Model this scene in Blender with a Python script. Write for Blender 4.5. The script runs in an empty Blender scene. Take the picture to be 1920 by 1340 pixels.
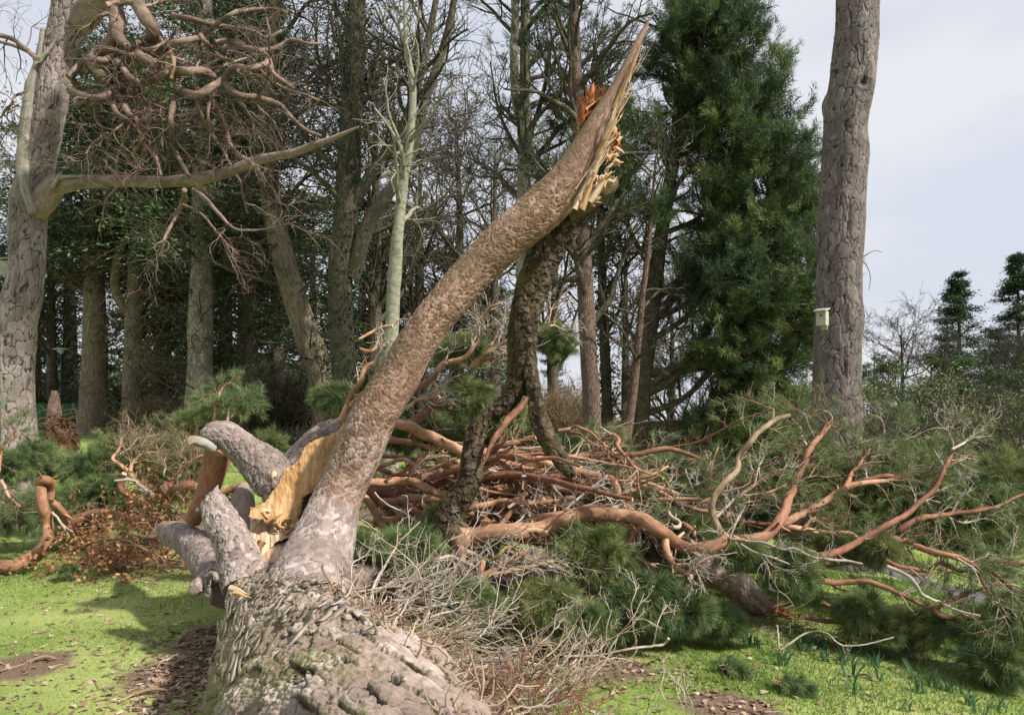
import bpy, math, random
import numpy as np
R_ = math.radians
sc = bpy.context.scene
# ---------------------------------------------------------------- camera, sky, sun, exposure
F = 1387.0; EYE = 1.65; HOR = 767.0
cam = bpy.data.objects.new("camera", bpy.data.cameras.new("camera"))
sc.collection.objects.link(cam); sc.camera = cam
cam.location = (0, 0, EYE); cam.rotation_euler = (R_(90), 0, 0)
cam.data.sensor_width = 36.0; cam.data.lens = F / 1920 * 36
cam.data.shift_y = (HOR - 670) / 1920; cam.data.clip_start = 0.1; cam.data.clip_end = 2000
SUN_EL, SUN_AZ = R_(44), R_(118)          # azimuth clockwise from +Y (view direction)
w = bpy.data.worlds.new("World"); sc.world = w; w.use_nodes = True
nt = w.node_tree; nt.nodes.clear()
out = nt.nodes.new("ShaderNodeOutputWorld"); bg = nt.nodes.new("ShaderNodeBackground")
sky = nt.nodes.new("ShaderNodeTexSky"); sky.sky_type = 'NISHITA'; sky.sun_disc = False
sky.sun_elevation = SUN_EL; sky.sun_rotation = SUN_AZ
tc = nt.nodes.new("ShaderNodeTexCoord"); mp = nt.nodes.new("ShaderNodeMapping"); mp.inputs['Scale'].default_value = (1, 1, 3.0)
nz = nt.nodes.new("ShaderNodeTexNoise"); nz.inputs['Scale'].default_value = 2.6; nz.inputs['Detail'].default_value = 4; nz.inputs['Roughness'].default_value = .45
rp = nt.nodes.new("ShaderNodeValToRGB")
rp.color_ramp.elements[0].position = .40; rp.color_ramp.elements[0].color = (5.2, 5.45, 6.1, 1)
rp.color_ramp.elements[1].position = .6; rp.color_ramp.elements[1].color = (6.1, 6.2, 6.55, 1)
mx = nt.nodes.new("ShaderNodeMix"); mx.data_type = 'RGBA'; mx.inputs[0].default_value = .93
lk = nt.links.new
lk(tc.outputs['Generated'], mp.inputs[0]); lk(mp.outputs[0], nz.inputs[0]); lk(nz.outputs[0], rp.inputs[0])
lk(sky.outputs[0], mx.inputs[6]); lk(rp.outputs[0], mx.inputs[7]); lk(mx.outputs[2], bg.inputs[0])
bg.inputs[1].default_value = 0.1; lk(bg.outputs[0], out.inputs[0])
sd = bpy.data.lights.new("sun", 'SUN'); sd.energy = 5.0; sd.angle = R_(3); sd.color = (1, .94, .85)
so = bpy.data.objects.new("sun", sd); sc.collection.objects.link(so); so.location = (10, -10, 30)
# direction to the sun
sdir = (math.sin(SUN_AZ) * math.cos(SUN_EL), math.cos(SUN_AZ) * math.cos(SUN_EL), math.sin(SUN_EL))
import mathutils
so.rotation_euler = mathutils.Vector(sdir).to_track_quat('Z', 'Y').to_euler()
sc.view_settings.view_transform = 'Standard'; sc.view_settings.look = 'None'
sc.view_settings.exposure = 0.48; sc.view_settings.gamma = 1.0
sc.cycles.max_bounces = 5; sc.cycles.diffuse_bounces = 3; sc.cycles.transmission_bounces = 2
sc.render.engine = 'CYCLES'; sc.cycles.use_denoising = True

# ---------------------------------------------------------------- numpy helpers
rng = np.random.default_rng(7)
def nrm(a): return a / np.maximum(np.linalg.norm(a, axis=-1, keepdims=True), 1e-9)
def sst(a, b, x):
    t = np.clip((np.asarray(x, float) - a) / (b - a), 0, 1); return t * t * (3 - 2 * t)
def hsh(ix, iy, iz, s=0):
    h = (ix.astype(np.int64) * 374761393 + iy.astype(np.int64) * 668265263 + iz.astype(np.int64) * 2147483647 + s * 974634777) & 0xFFFFFFFF
    h = ((h ^ (h >> 13)) * 1274126177) & 0xFFFFFFFF
    h = ((h ^ (h >> 16)) * 2246822519) & 0xFFFFFFFF
    return ((h ^ (h >> 15)) & 0xFFFFFF) / float(0xFFFFFF)
def vnoise(x, y, z, s=0):
    x = np.asarray(x, float); y = np.asarray(y, float) + 0 * x; z = np.asarray(z, float) + 0 * x
    xi, yi, zi = np.floor(x), np.floor(y), np.floor(z); fx, fy, fz = x - xi, y - yi, z - zi
    fx, fy, fz = [f * f * (3 - 2 * f) for f in (fx, fy, fz)]; r = 0
    for a in (0, 1):
        for b in (0, 1):
            for c in (0, 1):
                r = r + hsh(xi + a, yi + b, zi + c, s) * (fx if a else 1 - fx) * (fy if b else 1 - fy) * (fz if c else 1 - fz)
    return r * 2 - 1
def fbm(x, y, z, o=3, s=0):
    r = 0; a = 1.0; f = 1.0
    for i in range(o): r = r + a * vnoise(np.asarray(x) * f, np.asarray(y) * f, np.asarray(z) * f, s + i); a *= .5; f *= 2.03
    return r
def worley(u, v, s=0):
    ui, vi = np.floor(u), np.floor(v)
    F1 = np.full(u.shape, 9.); F2 = np.full(u.shape, 9.); ID = np.zeros(u.shape); DU = np.zeros(u.shape); DV = np.zeros(u.shape)
    for a in (-1, 0, 1):
        for b in (-1, 0, 1):
            cu, cv = ui + a, vi + b; zz = np.zeros_like(cu)
            pu = cu + hsh(cu, cv, zz, s); pv = cv + hsh(cu, cv, zz, s + 1)
            du, dv = u - pu, v - pv; d = np.sqrt(du * du + dv * dv); m = d < F1
            F2 = np.where(m, F1, np.minimum(F2, d)); ID = np.where(m, hsh(cu, cv, zz, s + 2), ID)
            DU = np.where(m, du, DU); DV = np.where(m, dv, DV); F1 = np.where(m, d, F1)
    return F1, F2, ID, DU, DV

def P(px, py, d): return np.array([(px - 960) / F * d, d, EYE + (HOR - py) / F * d])
def G(x, y):
    x = np.asarray(x, float); y = np.asarray(y, float)
    s = sst(0, 6, x)
    xx = np.clip(x - .6, 0, 16)
    z = -.125 * np.where(xx < 1, xx * xx / 2, xx - .5)
    z = z - .105 * np.clip(y - 7, 0, 16) * s
    z = z - 1.0 * sst(25, 60, y) * sst(0, 10, x)
    z = z + .42 * sst(12, 34, y) * (1 - sst(-4, 3, x))
    z = z + .05 * vnoise(x * .5, y * .5, 0, 3) * sst(2, 8, np.hypot(x, y)) + .015 * vnoise(x * 2.1, y * 2.1, 0, 4)
    return z

class Buf:
    def __init__(s): s.v = []; s.bk = []; s.ti = []; s.hg = []; s.q = []; s.t = []; s.qm = []; s.tm = []; s.n = 0
    def add(s, v, q=None, t=None, bk=None, tint=None, hgt=None, mat=0):
        v = np.asarray(v, float).reshape(-1, 3); n = len(v)
        s.v.append(v); s.bk.append(np.zeros((n, 3)) if bk is None else np.asarray(bk, float).reshape(-1, 3))
        s.ti.append(np.full(n, .5) if tint is None else np.broadcast_to(np.asarray(tint, float).ravel(), (n,)))
        s.hg.append(np.full(n, .5) if hgt is None else np.broadcast_to(np.asarray(hgt, float).ravel(), (n,)))
        if q is not None and len(q): q = np.asarray(q, np.int64).reshape(-1, 4); s.q.append(q + s.n); s.qm.append(np.full(len(q), mat))
        if t is not None and len(t): t = np.asarray(t, np.int64).reshape(-1, 3); s.t.append(t + s.n); s.tm.append(np.full(len(t), mat))
        s.n += n
    def build(s, name, mats, parent=None):
        me = bpy.data.meshes.new(name)
        v = np.concatenate(s.v).astype(np.float32)
        q = np.concatenate(s.q) if s.q else np.zeros((0, 4), np.int64); t = np.concatenate(s.t) if s.t else np.zeros((0, 3), np.int64)
        org = np.zeros(3, np.float32)
        if parent is not None: org = np.array(parent.location, np.float32)
        v = v - org
        me.vertices.add(len(v)); me.vertices.foreach_set('co', v.ravel())
        me.loops.add(q.size + t.size); me.loops.foreach_set('vertex_index', np.concatenate([q.ravel(), t.ravel()]).astype(np.int32))
        me.polygons.add(len(q) + len(t))
        me.polygons.foreach_set('loop_start', np.concatenate([np.arange(len(q)) * 4, q.size + np.arange(len(t)) * 3]).astype(np.int32))
        mi = np.concatenate([*(s.qm or [np.zeros(0)]), *(s.tm or [np.zeros(0)])]).astype(np.int32)
        me.polygons.foreach_set('material_index', mi)
        for nm, arr, ty in (('bk', s.bk, 'FLOAT_VECTOR'), ('tint', s.ti, 'FLOAT'), ('hgt', s.hg, 'FLOAT')):
            a = me.attributes.new(nm, ty, 'POINT')
            a.data.foreach_set('vector' if ty == 'FLOAT_VECTOR' else 'value', np.concatenate(arr).astype(np.float32).ravel())
        me.update(calc_edges=True)
        for m in (mats if isinstance(mats, (list, tuple)) else [mats]): me.materials.append(m)
        o = bpy.data.objects.new(name, me); sc.collection.objects.link(o)
        if parent is not None: o.parent = parent
        return o

def catmull(p, n):
    p = np.asarray(p, float)
    if len(p) == 2: p = np.array([p[0], (p[0] + p[1]) / 2, p[1]])
    q = np.vstack([2 * p[0] - p[1], p, 2 * p[-1] - p[-2]]); t = np.linspace(0, len(p) - 1, n); i = np.minimum(t.astype(int), len(p) - 2); f = (t - i)[:, None]
    a, b, c, d = q[i], q[i + 1], q[i + 2], q[i + 3]
    return .5 * (2 * b + (c - a) * f + (2 * a - 5 * b + 4 * c - d) * f ** 2 + (3 * b - a - 3 * c + d) * f ** 3)
def even(p, r, n, k=12):
    """resample a polyline to n points evenly spaced along its length"""
    pr = np.hstack([np.asarray(p, float), np.asarray(r, float)[:, None]])
    c = catmull(pr, len(pr) * k); c[:, 3] = np.maximum(c[:, 3], 1e-4)
    L = np.r_[0, np.cumsum(np.linalg.norm(np.diff(c[:, :3], axis=0), axis=1))]; t = np.linspace(0, L[-1], n)
    return np.stack([np.interp(t, L, c[:, j]) for j in range(4)], 1), L[-1]
def tube(buf, p, r, seg=12, n=None, disp=None, cap=True, capmat=None, lump=.0, tint=None, mat=0, res=None, seed=0, wob=0.):
    """one tube with transported frame. p control points, r radii; disp(u,v,th,pos)->(dr,tint,hgt)"""
    pr, L = even(p, r, n or max(8, len(p) * 6)); c = pr[:, :3]; rr = pr[:, 3]; N = len(c)
    if wob:
        q = np.linspace(0, L, N) / (rr.max() * 7); env = np.sin(np.linspace(0, np.pi, N)) ** .4
        c = c + wob * (rr * env)[:, None] * np.stack([fbm(q, seed * 3.3, k * 9.1, 3, 60 + k) for k in range(3)], 1)
    T = nrm(np.gradient(c, axis=0)); ref = np.array([0, 0, 1.]) if abs(T[0][2]) < .9 else np.array([0, 1., 0])
    U = np.zeros((N, 3)); u = nrm(ref - ref.dot(T[0]) * T[0])
    for i in range(N): u = nrm(u - u.dot(T[i]) * T[i]); U[i] = u
    V = np.cross(T, U); th = np.arange(seg) / seg * 2 * np.pi
    if True: th = th + np.pi      # seam at the bottom
    s_ = np.linspace(0, L, N)
    ct, st = np.cos(th), np.sin(th); rad = np.repeat(rr[:, None], seg, 1)
    nv = ct[None, :, None] * U[:, None] + st[None, :, None] * V[:, None]
    off = seed * 7.31
    bk = np.stack([ct[None] * rad + off, st[None] * rad, np.repeat(s_[:, None], seg, 1)], -1)
    if lump: rad = rad * (1 + lump * fbm(bk[..., 0] / rr.max() * .8, bk[..., 1] / rr.max() * .8, bk[..., 2] / rr.max() * .45, 3, 11 + seed))
    ti = None; hg = None
    if disp is not None:
        uu = (th[None] - np.pi - np.pi) * rr.mean() + 0 * rad
        dr, ti, hg, *bo = disp(uu, np.repeat(s_[:, None], seg, 1), th[None] + 0 * rad, c[:, None] + nv * rad[..., None]); rad = rad + dr
        if bo: bk = bo[0]
    v = c[:, None] + nv * rad[..., None]
    a = np.arange(N - 1)[:, None] * seg; b = np.arange(seg)[None]; b2 = (b + 1) % seg
    q = np.stack([a + b, a + b2, a + seg + b2, a + seg + b], -1)
    if tint is not None and ti is None: ti = np.full(v.shape[:2], tint)
    buf.add(v, q=q, bk=bk, tint=ti, hgt=hg, mat=mat)
    if cap:
        for e, i in ((0, 0), (1, N - 1)):
            ring = v[i]; cen = c[i] + T[i] * (rr[i] * .06 * (1 if e else -1))
            vv = np.vstack([ring, cen[None]]); k = np.arange(seg); k2 = (k + 1) % seg
            t = np.stack([k2, k, np.full(seg, seg)], 1) if e == 0 else np.stack([k, k2, np.full(seg, seg)], 1)
            bb = np.vstack([bk[i], np.zeros((1, 3)) + [off, 0, s_[i]]])
            buf.add(vv, t=t, bk=bb, tint=.5, mat=mat if capmat is None else capmat)
    return c, rr

def tubes(buf, P_, R, seg=4, tint=None, mat=0):
    """many tubes at once: P_ (M,N,3), R (M,N)"""
    M, N, _ = P_.shape
    if M == 0: return
    T = nrm(np.gradient(P_, axis=1)); D = nrm(P_[:, -1] - P_[:, 0]); ref = rng.normal(size=(M, 3)); ref = nrm(ref - (ref * D).sum(-1, keepdims=True) * D)
    U = ref[:, None] - (ref[:, None] * T).sum(-1, keepdims=True) * T; U = nrm(U); V = np.cross(T, U)
    th = np.arange(seg) / seg * 2 * np.pi; ct, st = np.cos(th), np.sin(th)
    v = P_[:, :, None] + R[:, :, None, None] * (ct[:, None] * U[:, :, None] + st[:, None] * V[:, :, None])
    L = np.concatenate([np.zeros((M, 1)), np.cumsum(np.linalg.norm(np.diff(P_, axis=1), axis=-1), 1)], 1)
    bk = np.stack([R[:, :, None] * ct + rng.uniform(0, 20, (M, 1, 1)), R[:, :, None] * st + 0 * ct, np.repeat(L[:, :, None], seg, 2)], -1)
    m = np.arange(M)[:, None, None] * (N * seg); a = np.arange(N - 1)[None, :, None] * seg; b = np.arange(seg)[None, None]; b2 = (b + 1) % seg
    q = np.stack([m + a + b, m + a + b2, m + a + seg + b2, m + a + seg + b], -1)
    ti = rng.uniform(0, 1, (M, 1, 1)) if tint is None else np.broadcast_to(np.asarray(tint, float).reshape(-1, 1, 1), (M, 1, 1))
    buf.add(v, q=q, bk=bk, tint=(ti + np.zeros((M, N, seg))), mat=mat)

def grow(P_, R, k, t0, t1, L, ang, npt=5, wig=.15, up=0., rr=.6, rmax=1., rmin=.0, jit=.35, Lt=.0, taper=.3, angj=.25, up0=0., rel=False, hor=0.):
    M, N, _ = P_.shape; idx = np.repeat(np.arange(M), k); K = M * k
    t = rng.uniform(t0, t1, K); s = t * (N - 1); i = np.minimum(s.astype(int), N - 2); f = (s - i)[:, None]
    base = P_[idx, i] * (1 - f) + P_[idx, i + 1] * f; T = nrm(P_[idx, i + 1] - P_[idx, i])
    Rb = R[idx, i] * (1 - f[:, 0]) + R[idx, i + 1] * f[:, 0]
    pr = rng.normal(size=(K, 3)); pr[:, 2] *= (1 - hor); pr = nrm(pr - (pr * T).sum(-1, keepdims=True) * T)
    a = ang + rng.normal(size=K) * angj; a = a[:, None]
    d = nrm(np.cos(a) * T + np.sin(a) * pr + np.array([0, 0, up0]))
    if rel: Lp = np.linalg.norm(np.diff(P_, axis=1), axis=-1).sum(1)[idx] * L
    else: Lp = L
    Ln = Lp * (1 - Lt * t) * rng.uniform(1 - jit, 1 + jit, K)
    st = (Ln / (npt - 1))[:, None]; out = [base]; p = base
    for j in range(npt - 1):
        p = p + d * st; out.append(p)
        d = nrm(d + rng.normal(size=(K, 3)) * wig + np.array([0, 0, up]))
    r0 = np.clip(Rb * rr, rmin, rmax)[:, None]
    r = r0 * (1 - (1 - taper) * np.linspace(0, 1, npt)[None])
    return np.stack(out, 1), np.maximum(r, rmin * .5)

def along(P_, t0, n):
    """n sample points per polyline over [t0,1] -> pos, dir"""
    M, N, _ = P_.shape; t = (t0 + (1 - t0) * (np.arange(n) + .5) / n) * (N - 1); i = np.minimum(t.astype(int), N - 2); f = (t - i)[None, :, None]
    pos = P_[:, i] * (1 - f) + P_[:, i + 1] * f; T = nrm(P_[:, i + 1] - P_[:, i])
    return pos.reshape(-1, 3), T.reshape(-1, 3)

def needles(buf, pos, dr, n, L, spread=.8, wd=.003, tint=.5, tj=.2, droop=0., jit=.03, mat=0):
    K = len(pos)
    if K == 0: return
    tk = np.broadcast_to(np.asarray(tint, float), (K,)) + rng.normal(size=K) * tj * .6
    p = np.repeat(pos, n, 0) + rng.normal(size=(K * n, 3)) * jit; d = nrm(np.repeat(dr, n, 0) + rng.normal(size=(K * n, 3)) * spread + np.array([0, 0, -droop]))
    l = (L * rng.uniform(.6, 1.15, K * n))[:, None]; q = nrm(np.cross(d, rng.normal(size=(K * n, 3)))) * wd / 2
    v = np.stack([p - q, p + q, p + d * l], 1); ti = np.repeat(tk, n) + rng.normal(size=K * n) * tj * .4
    buf.add(v, t=np.arange(K * n * 3).reshape(-1, 3), tint=np.repeat(np.clip(ti, 0, 1), 3), mat=mat)
def leaves(buf, pos, L, wd, tint=.5, tj=.2, mat=0, nb=None, flat=0.):
    """small rhombic leaves / foliage flakes"""
    K = len(pos); d = rng.normal(size=(K, 3)); d[:, 2] *= (1 - flat); d = nrm(d) if nb is None else nrm(nb + d * .7)
    s = rng.normal(size=(K, 3)); s[:, 2] *= (1 - flat); s = nrm(np.cross(d, np.cross(s, d)))
    l = (L * rng.uniform(.5, 1.2, K))[:, None]; b = (wd * rng.uniform(.5, 1.2, K))[:, None]
    up = nrm(np.cross(d, s)) * l * .15
    v = np.stack([pos, pos + d * l * .45 + s * b * .5 + up, pos + d * l, pos + d * l * .5 - s * b * .5 + up * .4], 1)
    q = np.arange(K * 4).reshape(-1, 4); ti = np.clip(np.broadcast_to(np.asarray(tint, float), (K,)) + rng.normal(size=K) * tj, 0, 1)
    buf.add(v, q=q, tint=np.repeat(ti, 4), mat=mat)
def blob(buf, c, rx, ry, rz, seg=24, amp=.25, fr=2., mat=0, seed=0, tint=.5, fine=0.):
    th = np.linspace(0, 2 * np.pi, seg, endpoint=False); ph = np.linspace(-np.pi / 2, np.pi / 2, seg // 2 + 1)
    d = np.stack([np.cos(ph)[:, None] * np.cos(th), np.cos(ph)[:, None] * np.sin(th), np.sin(ph)[:, None] + 0 * th], -1)
    r = 1 + amp * fbm(d[..., 0] * fr + seed * 5.1, d[..., 1] * fr, d[..., 2] * fr, 4, seed)
    if fine: r = r + fine * fbm(d[..., 0] * fr * 6, d[..., 1] * fr * 6, d[..., 2] * fr * 2, 3, seed + 5)
    v = d * r[..., None] * np.array([rx, ry, rz]) + np.asarray(c); n, m = r.shape
    a = np.arange(n - 1)[:, None] * m; b = np.arange(m)[None]; b2 = (b + 1) % m
    buf.add(v, q=np.stack([a + b, a + b2, a + m + b2, a + m + b], -1), bk=v, tint=tint, mat=mat)
def boxv(buf, c, sx, sy, sz, rot=None, mat=0, tint=.5):
    k = np.array([[x, y, z] for x in (-1, 1) for y in (-1, 1) for z in (-1, 1)], float) * np.array([sx, sy, sz]) / 2
    if rot is not None: k = k @ np.asarray(rot).T
    q = [[0, 1, 3, 2], [4, 6, 7, 5], [0, 4, 5, 1], [2, 3, 7, 6], [0, 2, 6, 4], [1, 5, 7, 3]]
    f = np.array(q); v = k[f.ravel()] + np.asarray(c); buf.add(v, q=np.arange(24).reshape(-1, 4), bk=v, tint=tint, mat=mat)

def tag(o, label=None, cat=None, group=None, kind=None):
    for k, val in (('label', label), ('category', cat), ('group', group), ('kind', kind)):
        if val: o[k] = val
    return o
def empty(name, loc, label, cat, group=None):
    o = bpy.data.objects.new(name, None); sc.collection.objects.link(o); o.location = tuple(float(a) for a in loc); o.empty_display_size = .3
    return tag(o, label, cat, group)

# ---------------------------------------------------------------- materials
def newmat(name):
    m = bpy.data.materials.new(name); m.use_nodes = True; t = m.node_tree; b = t.nodes['Principled BSDF']; b.inputs['Specular IOR Level'].default_value = .25
    return m, t, b
def N_(t, ty, **kw):
    n = t.nodes.new(ty)
    for k, v in kw.items():
        if k in n.inputs: n.inputs[k].default_value = v
        else: setattr(n, k, v)
    return n
def ramp(t, fac, stops, interp='LINEAR'):
    r = t.nodes.new('ShaderNodeValToRGB'); e = r.color_ramp; e.interpolation = interp
    while len(e.elements) < len(stops): e.elements.new(.5)
    for i, (p, c) in enumerate(stops): e.elements[i].position = p; e.elements[i].color = (*c, 1)
    t.links.new(fac, r.inputs[0]); return r.outputs[0]
def mix(t, f, a, b, bt='MIX'):
    m = t.nodes.new('ShaderNodeMix'); m.data_type = 'RGBA'; m.blend_type = bt
    for s, x in ((0, f), (6, a), (7, b)):
        if hasattr(x, 'is_linked') or isinstance(x, bpy.types.NodeSocket): t.links.new(x, m.inputs[s])
        else: m.inputs[s].default_value = x if s == 0 else (*x, 1)
    return m.outputs[2]
def attr(t, n): a = t.nodes.new('ShaderNodeAttribute'); a.attribute_name = n; return a
def mapped(t, src, scale):
    m = t.nodes.new('ShaderNodeMapping'); m.inputs['Scale'].default_value = scale; t.links.new(src, m.inputs[0]); return m.outputs[0]
def noise(t, v, sc_, det=4, rough=.55):
    n = t.nodes.new('ShaderNodeTexNoise'); n.inputs['Scale'].default_value = sc_; n.inputs['Detail'].default_value = det; n.inputs['Roughness'].default_value = rough
    if v is not None: t.links.new(v, n.inputs['Vector'])
    return n
def bark(name, crack, lo, hi, pw=.05, pl=.12, strength=.6, dist=.02, moss=None, mossamt=.0, cw=.12):
    """plated bark: voronoi cells of width pw and length pl metres in the straightened trunk coordinates"""
    m, t, b = newmat(name); L = t.links.new; bk = attr(t, 'bk').outputs['Vector']
    wv = noise(t, bk, 1.6 / pw * .35, 3); vm = t.nodes.new('ShaderNodeVectorMath'); vm.operation = 'MULTIPLY_ADD'
    L(wv.outputs['Color'], vm.inputs[0]); vm.inputs[1].default_value = (pw * .9,) * 3; L(bk, vm.inputs[2])
    mv = mapped(t, vm.outputs[0], (1 / pw, 1 / pw, 1 / pl))
    vo = t.nodes.new('ShaderNodeTexVoronoi'); vo.feature = 'DISTANCE_TO_EDGE'; vo.inputs['Scale'].default_value = 1; L(mv, vo.inputs['Vector'])
    v2 = t.nodes.new('ShaderNodeTexVoronoi'); v2.inputs['Scale'].default_value = 1; L(mv, v2.inputs['Vector'])
    ck = ramp(t, vo.outputs[0], [(0, (0, 0, 0)), (cw, (.75,) * 3), (.45, (1,) * 3)])
    n1 = noise(t, mapped(t, bk, (1 / pw * 1.5, 1 / pw * 1.5, 1 / pl * 2.)), 1.5, 6, .65)
    cr = t.nodes.new('ShaderNodeSeparateColor'); L(v2.outputs['Color'], cr.inputs[0])
    ad = t.nodes.new('ShaderNodeMath'); ad.operation = 'MULTIPLY_ADD'; L(cr.outputs[0], ad.inputs[0]); ad.inputs[1].default_value = .4; L(n1.outputs[0], ad.inputs[2])
    pc = ramp(t, ad.outputs[0], [(.35, lo), (.95, hi)])
    col = mix(t, ck, crack, pc)
    if moss:
        nm = noise(t, bk, 3., 4); f = ramp(t, nm.outputs[0], [(.62 - mossamt * .35, (0,) * 3), (.72 - mossamt * .3, (1,) * 3)])
        col = mix(t, f, col, moss)
    L(col, b.inputs['Base Color']); b.inputs['Roughness'].default_value = .9
    h = t.nodes.new('ShaderNodeMath'); h.operation = 'MULTIPLY_ADD'; L(n1.outputs[0], h.inputs[0]); h.inputs[1].default_value = .6; L(ck, h.inputs[2])
    bp = t.nodes.new('ShaderNodeBump'); bp.inputs['Strength'].default_value = strength; bp.inputs['Distance'].default_value = dist
    L(h.outputs[0], bp.inputs['Height']); L(bp.outputs[0], b.inputs['Normal'])
    return m
def geobark(name, deep, lo, hi, hi2, moss=None, grain=(60, 60, 12), idw=.55, mossc=.6, base=None):
    """bark whose relief is real geometry: colour from flake id and height, plus fine grain bump"""
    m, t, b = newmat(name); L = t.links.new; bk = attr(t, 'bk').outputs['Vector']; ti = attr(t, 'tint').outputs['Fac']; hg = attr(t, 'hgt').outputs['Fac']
    n1 = noise(t, mapped(t, bk, grain), 1., 5, .7)
    ad = t.nodes.new('ShaderNodeMath'); ad.operation = 'MULTIPLY_ADD'; L(n1.outputs[0], ad.inputs[0]); ad.inputs[1].default_value = .9
    s2 = t.nodes.new('ShaderNodeMath'); s2.operation = 'MULTIPLY_ADD'; L(ti, s2.inputs[0]); s2.inputs[1].default_value = idw; s2.inputs[2].default_value = -idw / 2 + .02
    L(s2.outputs[0], ad.inputs[2])
    pc = ramp(t, ad.outputs[0], [(.12, lo), (.5, hi), (.85, hi2)])
    n2 = noise(t, bk, 2.2, 3); pc = mix(t, ramp(t, n2.outputs[0], [(.40, (0,) * 3), (.6, (1,) * 3)]), pc, mix(t, .62, pc, lo))
    if moss:
        n3 = noise(t, bk, 4., 4); geo = t.nodes.new('ShaderNodeNewGeometry'); sx = t.nodes.new('ShaderNodeSeparateXYZ'); L(geo.outputs['Normal'], sx.inputs[0])
        mm = t.nodes.new('ShaderNodeMath'); mm.operation = 'MULTIPLY_ADD'; L(sx.outputs[0], mm.inputs[0]); mm.inputs[1].default_value = -.35; L(n3.outputs[0], mm.inputs[2])
        pc = mix(t, ramp(t, mm.outputs[0], [(mossc, (0,) * 3), (mossc + .22, (.8,) * 3)]), pc, moss)
    if base:
        sz = t.nodes.new('ShaderNodeSeparateXYZ'); L(bk, sz.inputs[0]); ms_ = t.nodes.new('ShaderNodeMath'); ms_.operation = 'MULTIPLY_ADD'; L(n2.outputs[0], ms_.inputs[0]); ms_.inputs[1].default_value = .9; hz = t.nodes.new('ShaderNodeMath'); hz.operation = 'MULTIPLY'; L(sz.outputs[2], hz.inputs[0]); hz.inputs[1].default_value = .42; L(hz.outputs[0], ms_.inputs[2])
        bs = ramp(t, ad.outputs[0], [(.12, base[0]), (.5, base[1]), (.85, base[2])]); pc = mix(t, ramp(t, ms_.outputs[0], [(.52, (1,) * 3), (.95, (0,) * 3)]), pc, bs)
        r_ = t.nodes.new('ShaderNodeMapRange'); L(ms_.outputs[0], r_.inputs[0]); r_.inputs[1].default_value = 1.1; r_.inputs[2].default_value = 2.0; pc = mix(t, r_.outputs[0], bs, pc) if False else pc
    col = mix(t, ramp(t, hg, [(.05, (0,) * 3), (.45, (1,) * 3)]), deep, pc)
    L(col, b.inputs['Base Color']); b.inputs['Roughness'].default_value = .85
    bp = t.nodes.new('ShaderNodeBump'); bp.inputs['Strength'].default_value = .7; bp.inputs['Distance'].default_value = .006
    L(n1.outputs[0], bp.inputs['Height']); L(bp.outputs[0], b.inputs['Normal'])
    return m
def smoothbark(name, a, b_, c, sc_=18, strength=.5, moss=None, mosspos=.6):
    """thin papery bark of upper pine limbs: long mottled flakes; tint attribute varies each stem"""
    m, t, b = newmat(name); L = t.links.new; bk = attr(t, 'bk').outputs['Vector']; ti = attr(t, 'tint').outputs['Fac']
    n1 = noise(t, mapped(t, bk, (1, 1, .45)), sc_ * 2.2, 8, .72); n2 = noise(t, mapped(t, bk, (1, 1, .4)), sc_ * .3, 5, .65)
    ad = t.nodes.new('ShaderNodeMath'); ad.operation = 'MULTIPLY_ADD'; L(ti, ad.inputs[0]); ad.inputs[1].default_value = .35; ad.inputs[2].default_value = -.17
    a2 = t.nodes.new('ShaderNodeMath'); a2.operation = 'ADD'; L(ad.outputs[0], a2.inputs[0]); L(n1.outputs[0], a2.inputs[1])
    c1 = ramp(t, a2.outputs[0], [(.3, a), (.5, b_), (.72, c)])
    col = mix(t, ramp(t, n2.outputs[0], [(.42, (0,) * 3), (.62, (.75,) * 3)]), c1, tuple(x * .6 for x in a))
    if moss:
        n3 = noise(t, bk, 5., 4); col = mix(t, ramp(t, n3.outputs[0], [(mosspos, (0,) * 3), (mosspos + .1, (1,) * 3)]), col, moss)
    L(col, b.inputs['Base Color']); b.inputs['Roughness'].default_value = .75
    bp = t.nodes.new('ShaderNodeBump'); bp.inputs['Strength'].default_value = strength; bp.inputs['Distance'].default_value = .008
    L(n1.outputs[0], bp.inputs['Height']); L(bp.outputs[0], b.inputs['Normal'])
    return m
def leafmat(name, stops, trans=.25, rough=.55):
    m = bpy.data.materials.new(name); m.use_nodes = True; t = m.node_tree; L = t.links.new; b = t.nodes['Principled BSDF']
    ti = attr(t, 'tint').outputs['Fac']; c = ramp(t, ti, stops)
    L(c, b.inputs['Base Color']); b.inputs['Roughness'].default_value = rough; b.inputs['Specular IOR Level'].default_value = .3
    tr = t.nodes.new('ShaderNodeBsdfTranslucent'); L(c, tr.inputs[0]); ms = t.nodes.new('ShaderNodeMixShader'); ms.inputs[0].default_value = trans
    o = t.nodes['Material Output']; L(b.outputs[0], ms.inputs[1]); L(tr.outputs[0], ms.inputs[2]); L(ms.outputs[0], o.inputs[0])
    return m
def plain(name, c1, c2, sc_=8, rough=.7, strength=.3, dist=.01, coord='Object', stretch=(1, 1, 1)):
    m, t, b = newmat(name); L = t.links.new; co = t.nodes.new('ShaderNodeTexCoord') if coord == 'Object' else None
    src = co.outputs['Object'] if co else attr(t, 'bk').outputs['Vector']
    n1 = noise(t, mapped(t, src, stretch), sc_, 6, .6); L(ramp(t, n1.outputs[0], [(.3, c1), (.7, c2)]), b.inputs['Base Color']); b.inputs['Roughness'].default_value = rough
    bp = t.nodes.new('ShaderNodeBump'); bp.inputs['Strength'].default_value = strength; bp.inputs['Distance'].default_value = dist
    L(n1.outputs[0], bp.inputs['Height']); L(bp.outputs[0], b.inputs['Normal'])
    return m

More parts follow.
